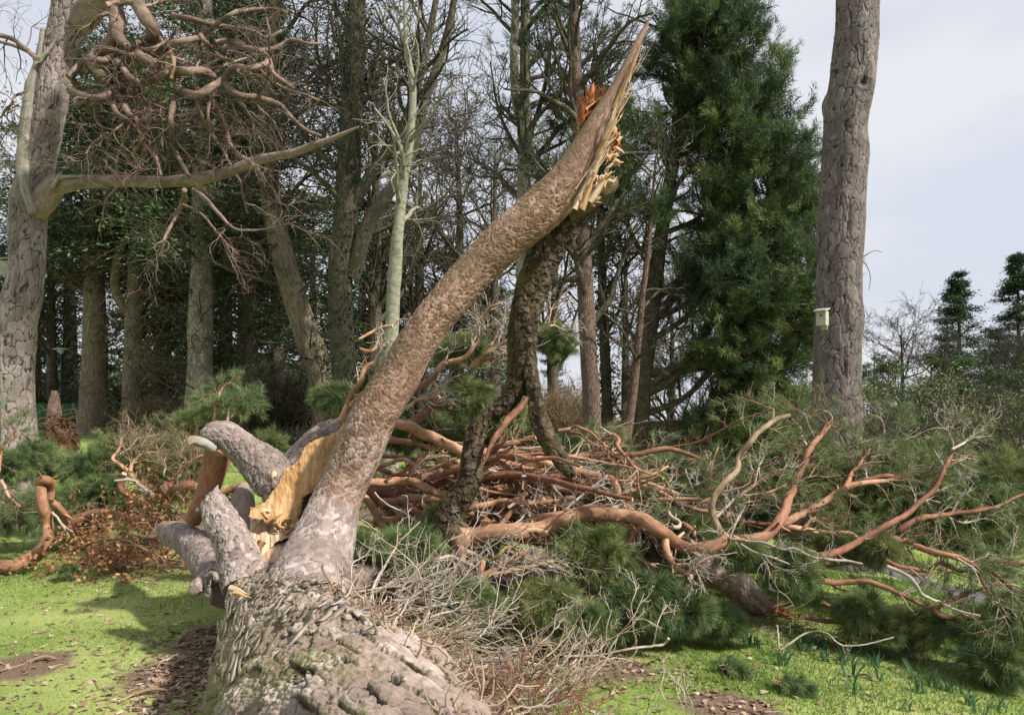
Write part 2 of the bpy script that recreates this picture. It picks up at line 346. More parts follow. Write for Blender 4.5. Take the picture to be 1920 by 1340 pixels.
M = {}
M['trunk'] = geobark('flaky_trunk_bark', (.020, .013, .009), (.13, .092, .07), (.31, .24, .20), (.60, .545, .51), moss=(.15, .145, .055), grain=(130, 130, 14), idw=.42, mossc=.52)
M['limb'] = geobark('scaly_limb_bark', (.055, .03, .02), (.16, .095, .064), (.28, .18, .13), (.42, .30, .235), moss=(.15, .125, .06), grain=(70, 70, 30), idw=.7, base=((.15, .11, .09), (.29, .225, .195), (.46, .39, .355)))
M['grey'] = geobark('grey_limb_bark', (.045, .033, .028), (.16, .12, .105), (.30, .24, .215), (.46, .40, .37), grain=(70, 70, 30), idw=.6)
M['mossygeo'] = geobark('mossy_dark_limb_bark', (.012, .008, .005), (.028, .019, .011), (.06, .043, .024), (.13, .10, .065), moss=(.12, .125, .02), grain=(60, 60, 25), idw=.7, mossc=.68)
M['wood'] = None
m, t, b = newmat('torn_orange_wood'); L = t.links.new
bkn = attr(t, 'bk').outputs['Vector']; n1 = noise(t, mapped(t, bkn, (14, 14, 3.0)), 1.6, 6, .6); n2 = noise(t, bkn, 4, 3)
c1 = ramp(t, n1.outputs[0], [(.3, (.28, .145, .06)), (.5, (.42, .25, .115)), (.75, (.57, .40, .24))])
c1 = mix(t, ramp(t, n2.outputs[0], [(.35, (0,) * 3), (.62, (1,) * 3)]), c1, mix(t, .3, c1, (.50, .27, .10)))
L(c1, b.inputs['Base Color']); b.inputs['Roughness'].default_value = .6
bp = t.nodes.new('ShaderNodeBump'); bp.inputs['Strength'].default_value = .5; bp.inputs['Distance'].default_value = .01; L(n1.outputs[0], bp.inputs['Height']); L(bp.outputs[0], b.inputs['Normal'])
M['wood'] = m
M['palewood'] = plain('pale_split_wood', (.33, .20, .11), (.70, .54, .39), 30, .65, .5, .006, 'bk', (1, 1, .12))
M['redwood'] = plain('rotten_red_wood', (.20, .055, .015), (.42, .15, .05), 12, .8, .8, .02, 'bk', (1, 1, .3))
M['orange'] = smoothbark('orange_pine_bark', (.22, .11, .062), (.42, .225, .125), (.60, .40, .27))
M['redbr'] = smoothbark('red_brown_pine_bark', (.17, .075, .05), (.30, .14, .085), (.42, .23, .15))
M['greyst'] = smoothbark('grey_dead_bark', (.20, .17, .145), (.36, .32, .28), (.50, .46, .42), 30)
M['mossy'] = smoothbark('mossy_dark_bark', (.055, .038, .024), (.11, .082, .045), (.19, .145, .09), 14, 1.0, moss=(.10, .105, .022), mosspos=.52)
M['pale'] = smoothbark('pale_twig_bark', (.30, .245, .19), (.46, .39, .32), (.62, .55, .47), 40, .2)
M['twig'] = smoothbark('brown_twig_bark', (.15, .10, .06), (.27, .19, .12), (.40, .31, .20), 40, .2)
M['yelmoss'] = plain('yellow_moss', (.10, .09, .025), (.26, .215, .05), 40, .9, .8, .01, 'bk')
M['pinebark'] = bark('pine_plate_bark', (.10, .078, .068), (.27, .21, .185), (.46, .39, .36), .055, .16, .8, .03, cw=.10)
M['pineR'] = bark('right_pine_bark', (.055, .042, .038), (.20, .155, .14), (.37, .31, .285), .06, .16, .9, .03, cw=.12)
M['bgred'] = bark('far_red_bark', (.05, .033, .025), (.125, .082, .062), (.21, .15, .12), .05, .25, .6, .02)
M['bgdark'] = bark('far_dark_bark', (.03, .024, .018), (.085, .07, .052), (.165, .14, .105), .05, .25, .7, .02, moss=(.06, .065, .025), mossamt=.3)
M['bgbrown'] = bark('far_brown_bark', (.10, .075, .05), (.22, .17, .115), (.34, .28, .20), .045, .8, .7, .03, moss=(.11, .11, .05), mossamt=.2)
M['bgbeige'] = bark('far_beige_bark', (.12, .10, .075), (.24, .205, .16), (.36, .32, .26), .10, .3, .4, .01, moss=(.12, .12, .06), mossamt=.35)
M['birch'] = plain('pale_birch_bark', (.13, .13, .085), (.33, .33, .25), 9, .8, .4, .006, 'bk', (1, 1, 1.6))
M['contort'] = smoothbark('brown_contorted_bark', (.10, .065, .05), (.20, .135, .105), (.34, .255, .21), 22, .8)
M['pinklimb'] = smoothbark('grey_pink_limb_bark', (.19, .135, .11), (.30, .225, .19), (.42, .34, .30), 22, .8)
M['dead'] = plain('bleached_dead_wood', (.15, .13, .10), (.36, .34, .29), 20, .8, .7, .01, 'bk', (1, 1, .15))
M['needle'] = leafmat('blue_green_needles', [(0, (.05, .09, .042)), (.5, (.13, .195, .075)), (1, (.29, .325, .12))])
M['needleY'] = leafmat('olive_needles', [(0, (.06, .095, .032)), (.5, (.13, .185, .06)), (1, (.26, .28, .11))])
M['pineF'] = leafmat('pine_crown_needles', [(0, (.02, .044, .026)), (.45, (.065, .11, .042)), (1, (.19, .235, .075))])
M['darkF'] = leafmat('dark_conifer_foliage', [(0, (.022, .044, .022)), (.5, (.055, .10, .036)), (1, (.12, .18, .055))], .15)
M['ivy'] = leafmat('ivy_leaves', [(0, (.012, .035, .012)), (.5, (.035, .08, .022)), (1, (.10, .15, .05))], .15)
M['hedge'] = leafmat('hedge_leaves', [(0, (.035, .055, .025)), (.5, (.14, .17, .07)), (1, (.32, .33, .16))], .2)
M['brownleaf'] = leafmat('dry_beech_leaves', [(0, (.14, .055, .025)), (.5, (.36, .16, .07)), (1, (.60, .36, .18))], .25)
M['litter'] = leafmat('fallen_leaf_litter', [(0, (.13, .08, .05)), (.5, (.30, .20, .13)), (1, (.52, .42, .32))], .1)
M['grass'] = leafmat('grass_blades', [(0, (.085, .15, .03)), (.5, (.18, .275, .055)), (1, (.38, .41, .16))], .3)
M['daff'] = leafmat('daffodil_leaves', [(0, (.04, .11, .05)), (1, (.12, .22, .11))], .3)
M['white'] = leafmat('white_petals', [(0, (.7, .7, .68)), (1, (.85, .85, .83))], .3)
def gp(px, py, dmax=200.):
    """where the view ray through a photo pixel meets the ground"""
    d = 1.5
    while d < dmax:
        p = P(px, py, d)
        if p[2] <= G(p[0], p[1]): return p
        d *= 1.004
    return P(px, py, dmax)
# ---------------------------------------------------------------- ground, paths
def spaced(a, b, n, k): t = np.linspace(-1, 1, n); s = np.sign(t) * np.abs(t) ** k; return np.where(s < 0, -s * a, s * b)
gx = spaced(-160, 180, 420, 2.6); gy = 5 + spaced(-30, 420, 460, 2.6)
X, Y = np.meshgrid(gx, gy); Z = G(X, Y)
spots = []
for px, py, r, a in ((60, 1245, .28, 1.), (360, 1260, .35, .9), (300, 1338, .2, .7), (395, 1200, .25, .8), (1140, 1250, .33, 1.), (1090, 1235, .25, .8), (1385, 1325, .22, 1.), (1330, 1320, .2, .7), (760, 1290, .7, 1.), (900, 1260, .45, .7), (300, 1010, .7, .8), (1400, 1180, .3, .5), (1000, 1150, .8, .9), (1200, 1130, .8, .9), (800, 1100, 1.0, 1), (800, 960, 1.2, 1.2), (950, 940, 1.6, 1.2), (1100, 940, 1.6, 1.2), (1250, 1000, 1.4, 1.1), (900, 900, 2.2, 1.), (1050, 890, 2.4, 1.), (720, 900, 1.8, 1.1), (1400, 1050, 1.3, .8), (420, 980, 1.2, 1.)):
    q = gp(px, py); spots.append((q[0], q[1], r, a))
D = np.zeros_like(X)
for x0, y0, r, a in spots: D = np.maximum(D, a * np.exp(-(((X - x0) ** 2 + (Y - y0) ** 2) / r ** 2)))
D = D + .35 * fbm(X * 2.2, Y * 2.2, 0, 4, 21) * (.35 + D) + .12 * fbm(X * .6, Y * .6, 0, 3, 31)
D = np.maximum(D, sst(26, 33, Y) * sst(-2, -8, X) * .0)
D = np.clip(np.maximum(D, sst(40, 46, Y) * .9), 0, 1)
b_ = Buf(); n, m_ = X.shape; a = np.arange(n - 1)[:, None] * m_; bb = np.arange(m_ - 1)[None]
b_.add(np.stack([X, Y, Z], -1), q=np.stack([a + bb, a + bb + 1, a + m_ + bb + 1, a + m_ + bb], -1), bk=np.stack([X, Y, Z], -1), tint=D)
m, t, b = newmat('lawn'); L = t.links.new; bkv = attr(t, 'bk').outputs['Vector']; ti = attr(t, 'tint').outputs['Fac']
n1 = noise(t, bkv, 9, 6, .7); n2 = noise(t, bkv, .55, 4); n3 = noise(t, bkv, 60, 3, .7)
g1 = ramp(t, n1.outputs[0], [(.3, (.08, .13, .025)), (.5, (.16, .235, .045)), (.7, (.26, .31, .09))])
g2 = mix(t, ramp(t, n2.outputs[0], [(.42, (0,) * 3), (.6, (1,) * 3)]), g1, (.30, .34, .11)); 
soil = ramp(t, n3.outputs[0], [(.3, (.07, .045, .03)), (.55, (.16, .11, .075)), (.75, (.27, .20, .145))])
dm = t.nodes.new('ShaderNodeMath'); dm.operation = 'MULTIPLY_ADD'; L(n1.outputs[0], dm.inputs[0]); dm.inputs[1].default_value = .8; L(ti, dm.inputs[2])
L(mix(t, ramp(t, dm.outputs[0], [(.66, (0,) * 3), (1.05, (1,) * 3)]), g2, soil), b.inputs['Base Color']); b.inputs['Roughness'].default_value = .95
bp = t.nodes.new('ShaderNodeBump'); bp.inputs['Strength'].default_value = .6; bp.inputs['Distance'].default_value = .02; L(n3.outputs[0], bp.inputs['Height']); L(bp.outputs[0], b.inputs['Normal'])
tag(b_.build('ground', m), kind='structure')
M['tarmac'] = plain('tarmac', (.09, .085, .085), (.15, .145, .145), 30, .85, .3, .005, 'bk')
def strip(name, pts, wd, mat, lift=.03):
    c = catmull(pts, 120); T = nrm(np.gradient(c[:, :2], axis=0)); Nn = np.stack([-T[:, 1], T[:, 0]], 1); bf = Buf(); ks = np.linspace(-.5, .5, 9)
    v = c[:, None, :2] + Nn[:, None] * ks[None, :, None] * wd; z = G(v[..., 0], v[..., 1]) + lift; z[:, 0] -= .08; z[:, -1] -= .08
    v = np.concatenate([v, z[..., None]], -1); a = np.arange(119)[:, None] * 9; k = np.arange(8)[None]
    bf.add(v, q=np.stack([a + k, a + k + 9, a + k + 10, a + k + 1], -1), bk=v); return tag(bf.build(name, mat), kind='structure')
strip('path', [(-60, 33), (-30, 34.5), (-18, 35.5), (-8, 37.5), (2, 44)], 2.2, M['tarmac'])
strip('path', [gp(x, y)[:2] for x, y in ((1250, 955), (1500, 1005), (1680, 1072), (1790, 1108), (1960, 1165), (2200, 1240), (2700, 1390))], 1.0, M['tarmac'])

# ---------------------------------------------------------------- standing trees
def trunkpts(pts, d, H, d1=None):
    """pts (px, py, width px) bottom to top -> 3d points and radii, carried down to the ground and up to height H"""
    out = []; n = len(pts)
    for i, (px, py, w_) in enumerate(pts):
        dd = d + ((d1 or d) - d) * i / max(1, n - 1); out.append((*P(px, py, dd), w_ / 2 * dd / F))
    b0 = out[0]; g = float(G(b0[0], b0[1]))
    if b0[2] > g + .1: out.insert(0, (b0[0], b0[1], g - .15, b0[3] * 1.12))
    if H:
        e, f = np.array(out[-1]), np.array(out[-2]); dr = (e[:3] - f[:3]) / max(.1, np.linalg.norm(e[:3] - f[:3])); hz = H + g
        k = 1; z0 = e[2]; r0 = e[3]
        while e[2] < hz and k < 9:
            e = e.copy(); e[:3] = e[:3] + (dr * np.array([.6, .6, 1]) + np.array([rng.normal() * .04, rng.normal() * .04, .2])) * 2.2
            e[3] = max(.02, r0 * (1 - (e[2] - z0) / max(.5, hz - z0) * .9)); out.append(tuple(e)); k += 1
    a = np.array(out); return a[:, :3], a[:, 3]
def mktrunk(root, p, r, mat, seg=20, n=70, lump=.10, name='trunk', seed=0, flare=0.):
    bf = Buf(); r = np.array(r, float); 
    if flare: r[0] *= 1 + flare
    c, rr = tube(bf, p, r, seg, n, lump=lump, seed=seed); bf.build(name, mat, root); return c[None], rr[None]
def crown_bare(root, C, R, mat, k1=16, L1=4., t0=.35, dens=1., up=.04, tw=.010, ang=.85, name='crown', gnarl=.2):
    bf = Buf(); a, ar = grow(C, R, k1, t0, .98, L1, ang, 9, gnarl * .8, up, rr=.5, rmax=.11, rmin=.03, Lt=.3)
    tubes(bf, a, ar, 6); b2, br = grow(a, ar, int(7 * dens), .15, 1, L1 * .42, .8, 7, gnarl, up * .6, rr=.6, rmin=.018); tubes(bf, b2, br, 4)
    c, cr = grow(b2, br, int(5 * dens), .1, 1, L1 * .19, .8, 5, gnarl * 1.2, 0.02, rr=.65, rmin=tw * 1.3); tubes(bf, c, cr, 3)
    e, er = grow(c, cr, 3, .1, 1, L1 * .10, .7, 4, gnarl, 0, rr=.7, rmin=tw); tubes(bf, e, er, 3)
    return bf.build(name, mat, root), c
def crown_conifer(root, C, R, mat, fmat, k1=80, L1=3.2, t0=.3, k2=9, per=5, leaf=.2, tint=.4, Lt=.65, up=-.03, up0=0., wood=True, clust=5, hor=.0, gapy=1.):
    bf = Buf(); fb = Buf()
    a, ar = grow(C, R, k1, t0, 1, L1, 1.35, 7, .08, up, rr=.4, rmax=.06, rmin=.02, Lt=Lt, up0=up0, hor=.6); 
    b2, br = grow(a, ar, k2, .2, 1, .42, .9, 4, .12, up, rr=.5, rmin=.01, hor=.75, rel=True)
    tubes(bf, a, ar, 4); tubes(bf, b2, br, 3)
    pos, _ = along(b2, .1, per); tk = rng.normal(size=len(pos)) * .12; tt = np.repeat(rng.normal(size=k1) * .12, k2 * per)
    K = len(pos); pos = np.repeat(pos, clust, 0) + rng.normal(size=(K * clust, 3)) * np.array([.16, .16, .07]) * min(L1, 4.5) / 3
    leaves(fb, pos, leaf, leaf * .35, tint=np.clip(np.repeat(tint + tk + tt[:K], clust), 0, 1), tj=.12, flat=.45)
    if wood: bf.build('branches', mat, root)
    fb.build('crown', fmat, root)
def crown_pine(root, C, R, mat, fmat, k1=60, L1=3.2, t0=.25, k2=8, k3=4, nl=12, L=.17, wd=.02, tint=.45, Lt=.55, up=.09, shoots=3, ang=1.0, spread=.55):
    bf = Buf(); fb = Buf()
    a, ar = grow(C, R, k1, t0, 1, L1, ang, 8, .10, up, rr=.45, rmax=.07, rmin=.02, Lt=Lt, hor=.3); tubes(bf, a, ar, 5)
    b2, br = grow(a, ar, k2, .25, 1, L1 * .33, .75, 5, .15, up, rr=.5, rmin=.012); tubes(bf, b2, br, 3)
    c, cr = grow(b2, br, k3, .2, 1, L1 * .13, .6, 4, .12, .2, rr=.6, rmin=.008); tubes(bf, c, cr, 3)
    pos, dr = along(c, .2, shoots); tk = np.repeat(rng.normal(size=len(c)) * .13, shoots); ta = np.repeat(rng.normal(size=k1) * .14, k2 * k3 * shoots)
    needles(fb, pos, dr, nl, L, spread, wd, tint=np.clip(tint + tk + ta, 0, 1), tj=.15, jit=.04)
    bf.build('branches', mat, root); fb.build('crown', fmat, root)
def children(o): return [c for c in sc.objects if c.parent == o]
def copy_tree(root, loc, rz, s, label):
    kids = children(root); r = root.copy(); sc.collection.objects.link(r); r.location = loc; r.rotation_euler = (0, 0, rz); r.scale = (s, s, s); r['label'] = label
    for ch in kids: c = ch.copy(); sc.collection.objects.link(c); c.parent = r
    return r
def tree(name, label, pts, d, H, mat, d1=None, group=None, cat='tree', flare=.25, **kw):
    p, r = trunkpts(pts, d, H, d1); root = empty(name, (p[0][0], p[0][1], G(p[0][0], p[0][1])), label, cat, group); C, R = mktrunk(root, p, r, mat, flare=flare, seed=int(pts[0][0]) % 17, **kw); return root, C, R

rng = np.random.default_rng(11)
GB = 'tall trees standing behind the fallen pine'
# big flared cedar, its neighbours, the smooth beige trunk
r1, C, R = tree('cedar_tree', 'broad brown furrowed trunk with flared base in front of the green fence', [(175, 806, 66), (176, 780, 54), (177, 720, 46), (178, 650, 42), (177, 560, 36), (176, 470, 32), (178, 400, 26)], 38, 17, M['bgbrown'], group=GB, flare=.15)
crown_conifer(r1, C, R, M['bgdark'], M['darkF'], k1=130, L1=5.8, t0=.4, k2=10, per=5, leaf=.27, tint=.42)
def loose_twigs(root, C, R, k, L_, t0, t1, mat, name='dead_twigs', rmin=.012, k2=6, k3=4, up=-.02, wig=.2):
    bf = Buf(); a, ar = grow(C, R, k, t0, t1, L_, 1.3, 7, wig, up, rr=.25, rmax=.04, rmin=rmin * 1.8, jit=.5); tubes(bf, a, ar, 4)
    b2, br = grow(a, ar, k2, .15, 1, L_ * .4, .8, 5, wig, up, rr=.6, rmin=rmin); tubes(bf, b2, br, 3)
    c, cr = grow(b2, br, k3, .1, 1, L_ * .2, .8, 4, wig, up, rr=.7, rmin=rmin * .8); tubes(bf, c, cr, 3); return bf.build(name, mat, root)
loose_twigs(r1, C, R, 16, 3.2, .18, .5, M['twig'])
r1, C, R = tree('conifer_tree', 'brown trunk hung with a haze of dead twigs, right of the flared cedar trunk', [(246, 812, 40), (247, 740, 34), (249, 640, 32), (252, 560, 27), (253, 480, 24), (256, 400, 18)], 36, 17, M['bgbrown'], group=GB)
loose_twigs(r1, C, R, 60, 2.6, .05, .6, M['twig'], k2=7, k3=5); crown_conifer(r1, C, R, M['bgdark'], M['darkF'], k1=110, L1=4.8, t0=.45, k2=9, per=5, leaf=.24, tint=.35)
bf = Buf(); tube(bf, [P(246, 590, 36), P(232, 575, 35.8), P(217, 545, 35.6), P(218, 500, 35.5), P(226, 470, 35.5), P(240, 440, 35.5)], [.26, .24, .22, .2, .19, .12], 12, 30); bf.build('side_limb', M['bgbrown'], r1)
r1, C, R = tree('spruce_tree', 'smooth pale beige trunk in the left background, between two dark conifers', [(368, 812, 56), (372, 760, 48), (374, 700, 46), (376, 600, 42), (378, 500, 38), (377, 420, 34), (378, 300, 30), (382, 150, 30), (384, 20, 26)], 30, 20, M['bgbeige'], group=GB)
crown_conifer(r1, C, R, M['bgdark'], M['darkF'], k1=130, L1=4.8, t0=.34, k2=10, per=5, leaf=.2, tint=.48, Lt=.3)
loose_twigs(r1, C, R, 26, 2.6, .05, .45, M['bgdark'], 'dead_branches', k2=6, k3=4, up=-.06)
# large multi-stemmed dark trees in the middle
r1, C, R = tree('beech_tree', 'leaning dark moss-stained trunk left of the ivy-dark twin trunk', [(612, 800, 54), (600, 700, 48), (566, 600, 46), (535, 500, 42), (512, 400, 38), (500, 280, 32), (505, 120, 26), (520, 0, 20)], 29, 19, M['bgbrown'], group=GB)
crown_bare(r1, C, R, M['bgdark'], 26, 4.5, .3, tw=.012); loose_twigs(r1, C, R, 30, 2.6, .05, .5, M['bgdark'])
r1, C, R = tree('ivy_clad_tree', 'thick dark trunk in the centre background, partly clad in greenery', [(650, 820, 60), (648, 720, 52), (640, 620, 48), (638, 500, 46), (650, 400, 46), (655, 280, 44), (662, 150, 40), (668, 30, 36)], 27, 19, M['bgdark'], group=GB)
crown_bare(r1, C, R, M['bgdark'], 28, 5., .35, tw=.012)
bf = Buf(); leaves(bf, np.repeat(C[0], 90, 0) + rng.normal(size=(90 * C.shape[1], 3)) * (.38 + .0 * C[0][:1, :1]), .16, .12, .45, .2)
bf.build('ivy', M['ivy'], r1)
bf = Buf(); tube(bf, [P(660, 520, 27), P(690, 420, 26.8), P(735, 350, 26.5), P(770, 290, 26.5), P(800, 180, 26.5), P(840, 60, 26.5), P(860, -60, 26.5)], [.30, .26, .22, .2, .17, .14, .1], 12, 40, lump=.1)
bf.build('side_limb', M['bgdark'], r1)
bf = Buf(); c_, r_ = tube(bf, [P(652, 400, 27), P(700, 320, 26.6), P(750, 250, 26.3), P(790, 130, 26), P(820, -10, 26)], [.24, .2, .17, .14, .1], 10, 30, lump=.1)
a, ar = grow(c_[None], r_[None], 16, .2, 1, 3.2, .8, 8, .18, .03, rmin=.02); tubes(bf, a, ar, 4); a, ar = grow(a, ar, 7, .2, 1, 1.3, .8, 6, .22, .02, rmin=.013); tubes(bf, a, ar, 3); a, ar = grow(a, ar, 4, .2, 1, .6, .8, 4, .22, .02, rmin=.010); tubes(bf, a, ar, 3)
bf.build('ascending_limb', M['bgdark'], r1)
r1, C, R = tree('dark_conifer_tree', 'dense dark conifer between the pale beige trunk and the leaning trunk', [(470, 800, 34), (468, 600, 28), (462, 400, 22), (465, 200, 16)], 34, 19, M['bgdark'], group=GB)
crown_conifer(r1, C, R, M['bgdark'], M['darkF'], k1=120, L1=4.2, t0=.12, k2=10, per=5, leaf=.22, tint=.35, Lt=.4)
# pale birch-like tree
r1, C, R = tree('birch_tree', 'slender pale-barked young tree rising left of the leaning broken limb', [(730, 700, 30), (735, 610, 27), (741, 500, 24), (750, 400, 21), (757, 330, 19), (765, 290, 18), (771, 240, 15), (774, 170, 13), (767, 110, 9), (760, 60, 7)], 16, 11.5, M['birch'], flare=.1, group=GB)
crown_bare(r1, C, R, M['birch'], 11, 2.1, .45, .6, tw=.005, ang=.7)
# pines in the centre
r1, C, R = tree('pine_tree', 'straight grey-green pine trunk with a twin stem, right of the pale birch', [(986, 700, 38), (984, 560, 32), (982, 350, 27), (983, 200, 22), (985, 60, 18), (984, -60, 15)], 22, 18, M['bgbeige'], group=GB)
crown_pine(r1, C, R, M['bgdark'], M['pineF'], 32, 3.2, .45, 6, 3, 9, .15, .018, .22)
crown_bare(r1, C, R, M['bgdark'], 20, 3.2, .35, .8, tw=.009, name='bare_branches')
bf = Buf(); tube(bf, [P(982, 230, 22), P(970, 200, 21.9), P(964, 120, 21.8), P(966, 20, 21.8), P(960, -80, 21.8)], [.16, .15, .13, .12, .1], 10, 30); bf.build('twin_stem', M['bgbeige'], r1)
r1, C, R = tree('pine_tree', 'tall pine trunk turning reddish above, directly behind the splintered tip', [(1113, 850, 40), (1108, 740, 35), (1100, 600, 33), (1093, 450, 28), (1088, 300, 25), (1080, 150, 24), (1076, 0, 20), (1074, -80, 18)], 20, 17, M['bgred'], group=GB)
crown_pine(r1, C, R, M['bgdark'], M['pineF'], 52, 3.0, .35, 6, 3, 10, .15, .017, .3)
crown_bare(r1, C, R, M['bgdark'], 14, 3.0, .25, .8, tw=.009, name='bare_branches')
r1, C, R = tree('ivy_clad_tree', 'narrow dark ivy-clad trunk close behind the reddish pine trunk', [(1141, 840, 24), (1136, 700, 20), (1130, 560, 18), (1126, 400, 14)], 24, 13, M['bgdark'], group=GB)
bf = Buf(); leaves(bf, np.repeat(C[0], 50, 0) + rng.normal(size=(50 * C.shape[1], 3)) * .22, .13, .1, .4, .2); bf.build('ivy', M['ivy'], r1); crown_bare(r1, C, R, M['bgdark'], 16, 2.6, .35, .8, tw=.01)
r1, C, R = tree('leaning_tree', 'thin orange-tinted trunk leaning against the dark pine trunk', [(1172, 850, 20), (1186, 740, 17), (1197, 640, 15), (1204, 560, 12), (1215, 470, 9)], 20.5, 9, M['bgred'], group=GB)
crown_bare(r1, C, R, M['bgdark'], 10, 2., .4, .8, tw=.009)
# the big green pine
r1, C, R = tree('green_pine_tree', 'largest green pine with dense upswept foliage, left of the tall bare trunk', [(1194, 880, 40), (1203, 740, 34), (1222, 580, 30), (1240, 440, 27), (1262, 300, 22), (1275, 150, 18), (1288, 20, 12)], 22, 17, M['bgdark'], group=GB)
def side(pts, d0, d1, r0, r1_): n = len(pts); return [P(x, y, d0 + (d1 - d0) * i / (n - 1)) for i, (x, y) in enumerate(pts)], np.linspace(r0, r1_, n)
bf = Buf(); fb = Buf(); stems = []
for pts, d0, d1, r0 in (([(1205, 740), (1270, 700), (1330, 600), (1380, 450), (1400, 300), (1392, 150), (1385, 60)], 22, 21, .16), ([(1222, 600), (1290, 520), (1335, 380), (1345, 200), (1340, 60), (1338, -20)], 22, 21.5, .15), ([(1210, 700), (1300, 690), (1400, 650), (1450, 540), (1478, 400), (1470, 300), (1462, 215)], 22, 21, .15), ([(1200, 800), (1300, 790), (1400, 760), (1480, 680), (1515, 560), (1522, 470), (1520, 430)], 22, 21.5, .14), ([(1240, 420), (1270, 300), (1290, 150), (1300, 0), (1300, -60)], 22, 22.5, .12), ([(1205, 740), (1260, 690), (1330, 680), (1390, 700), (1440, 760), (1460, 800)], 22, 20.5, .12), ([(1260, 300), (1290, 240), (1310, 120), (1310, 10)], 22, 21, .09), ([(1230, 520), (1180, 430), (1150, 330), (1160, 240)], 22, 21, .09), ([(1200, 780), (1290, 740), (1380, 640), (1440, 600), (1500, 560), (1515, 500)], 22, 20.5, .1), ([(1200, 800), (1280, 800), (1350, 780), (1420, 720), (1490, 640), (1520, 600)], 22, 21, .1), ([(1215, 640), (1280, 600), (1340, 540), (1400, 560), (1430, 500)], 22, 20.5, .1), ([(1222, 600), (1300, 560), (1380, 470), (1430, 400), (1452, 300)], 22, 21.2, .1), ([(1240, 440), (1320, 400), (1385, 300), (1418, 190)], 22, 22.3, .09), ([(1262, 300), (1320, 260), (1362, 150), (1372, 40)], 22, 21.5, .08), ([(1230, 560), (1330, 500), (1420, 480), (1480, 420), (1500, 350)], 22, 22, .09), ([(1250, 400), (1280, 330), (1330, 300), (1350, 220)], 22, 21, .08), ([(1200, 820), (1300, 830), (1400, 820), (1480, 790), (1525, 740)], 22, 21, .1), ([(1300, 690), (1340, 600), (1430, 470), (1440, 330), (1430, 200), (1425, 120)], 21.5, 22.5, .1)):
    p, r = side(pts, d0, d1, r0, .02); c_, rr_ = tube(bf, p, r, 8, 40); stems.append((c_, rr_))
SP = np.stack([s[0] for s in stems]); SR = np.stack([s[1] for s in stems])
a, ar = grow(SP, SR, 25, .14, 1, 1.7, .8, 7, .12, .07, rmin=.015, rmax=.05, Lt=.62); tubes(bf, a, ar, 4)
b2, br = grow(a, ar, 6, .2, 1, .75, .7, 5, .12, .14, rmin=.01); tubes(bf, b2, br, 3); c3, cr = grow(b2, br, 3, .2, 1, .4, .6, 4, .1, .2, rmin=.008)
b2 = np.concatenate([b2]); pos, dr = along(c3, .1, 4); K0 = len(pos)
tk = np.repeat(np.repeat(rng.normal(size=len(a)) * .2, 6), 3); hgt_ = np.clip((pos[:, 2] - 3) / 10, 0, 1)
needles(fb, pos, dr, 12, .20, .55, .019, tint=np.clip(.62 + np.repeat(tk, 4) - .22 * hgt_, 0, 1), tj=.18, jit=.05)
pos, dr = along(b2, .4, 3); needles(fb, pos, dr, 10, .22, .6, .018, tint=.45, tj=.25, jit=.05)
a2, ar2 = grow(C, R, 26, .25, .95, 2.0, 1.1, 8, .12, .05, rmin=.016, rmax=.05); tubes(bf, a2, ar2, 4); b3, b3r = grow(a2, ar2, 6, .2, 1, .8, .8, 5, .15, .05, rmin=.01); tubes(bf, b3, b3r, 3); pos, dr = along(b3, .4, 3)
needles(fb, pos, dr, 9, .2, .6, .018, tint=.3, tj=.2)
bf.build('branches', M['bgdark'], r1); fb.build('crown', M['pineF'], r1)

# filler conifers and bare trees further back (copies of four kinds)
def proto(name, label, fn, H, r0, mat):
    root = empty(name, (0, 0, 0), label, 'tree', 'trees of the wood behind'); p = [(0, 0, -.4), (.1, .05, H * .3), (0, .1, H * .65), (.1, 0, H)]
    C, R = mktrunk(root, p, [r0 * 1.2, r0, r0 * .6, .03], mat, 12, 40, seed=3); fn(root, C, R); return root
rng = np.random.default_rng(23)
pA = proto('dark_conifer_tree', 'dark conifer at the far left edge of the wood', lambda r, C, R: crown_conifer(r, C, R, M['bgdark'], M['darkF'], k1=64, L1=3.9, t0=.12, k2=9, per=4, leaf=.27, tint=.4), 18, .35, M['bgdark'])
pB = proto('bare_tree', 'bare tree with tangled grey twigs in the wood', lambda r, C, R: crown_bare(r, C, R, M['bgdark'], 26, 4.4, .12, 1., tw=.015), 15, .28, M['bgdark'])
pC = proto('bushy_conifer_tree', 'loose olive-green conifer in the wood', lambda r, C, R: crown_conifer(r, C, R, M['bgdark'], M['darkF'], k1=70, L1=3.4, t0=.05, k2=8, per=4, leaf=.32, tint=.62, Lt=.5, up=-.05), 13, .25, M['bgbrown'])
def place(proto_, px, d, s, label, first=[]):
    x = (px - 960) / F * d; loc = (x, d, float(G(x, d))); rz = float(rng.uniform(0, 6.28))
    if id(proto_) not in first: first.append(id(proto_)); proto_.location = loc; proto_.rotation_euler = (0, 0, rz); proto_.scale = (s, s, s); proto_['label'] = label; return proto_
    return copy_tree(proto_, loc, rz, s, label)
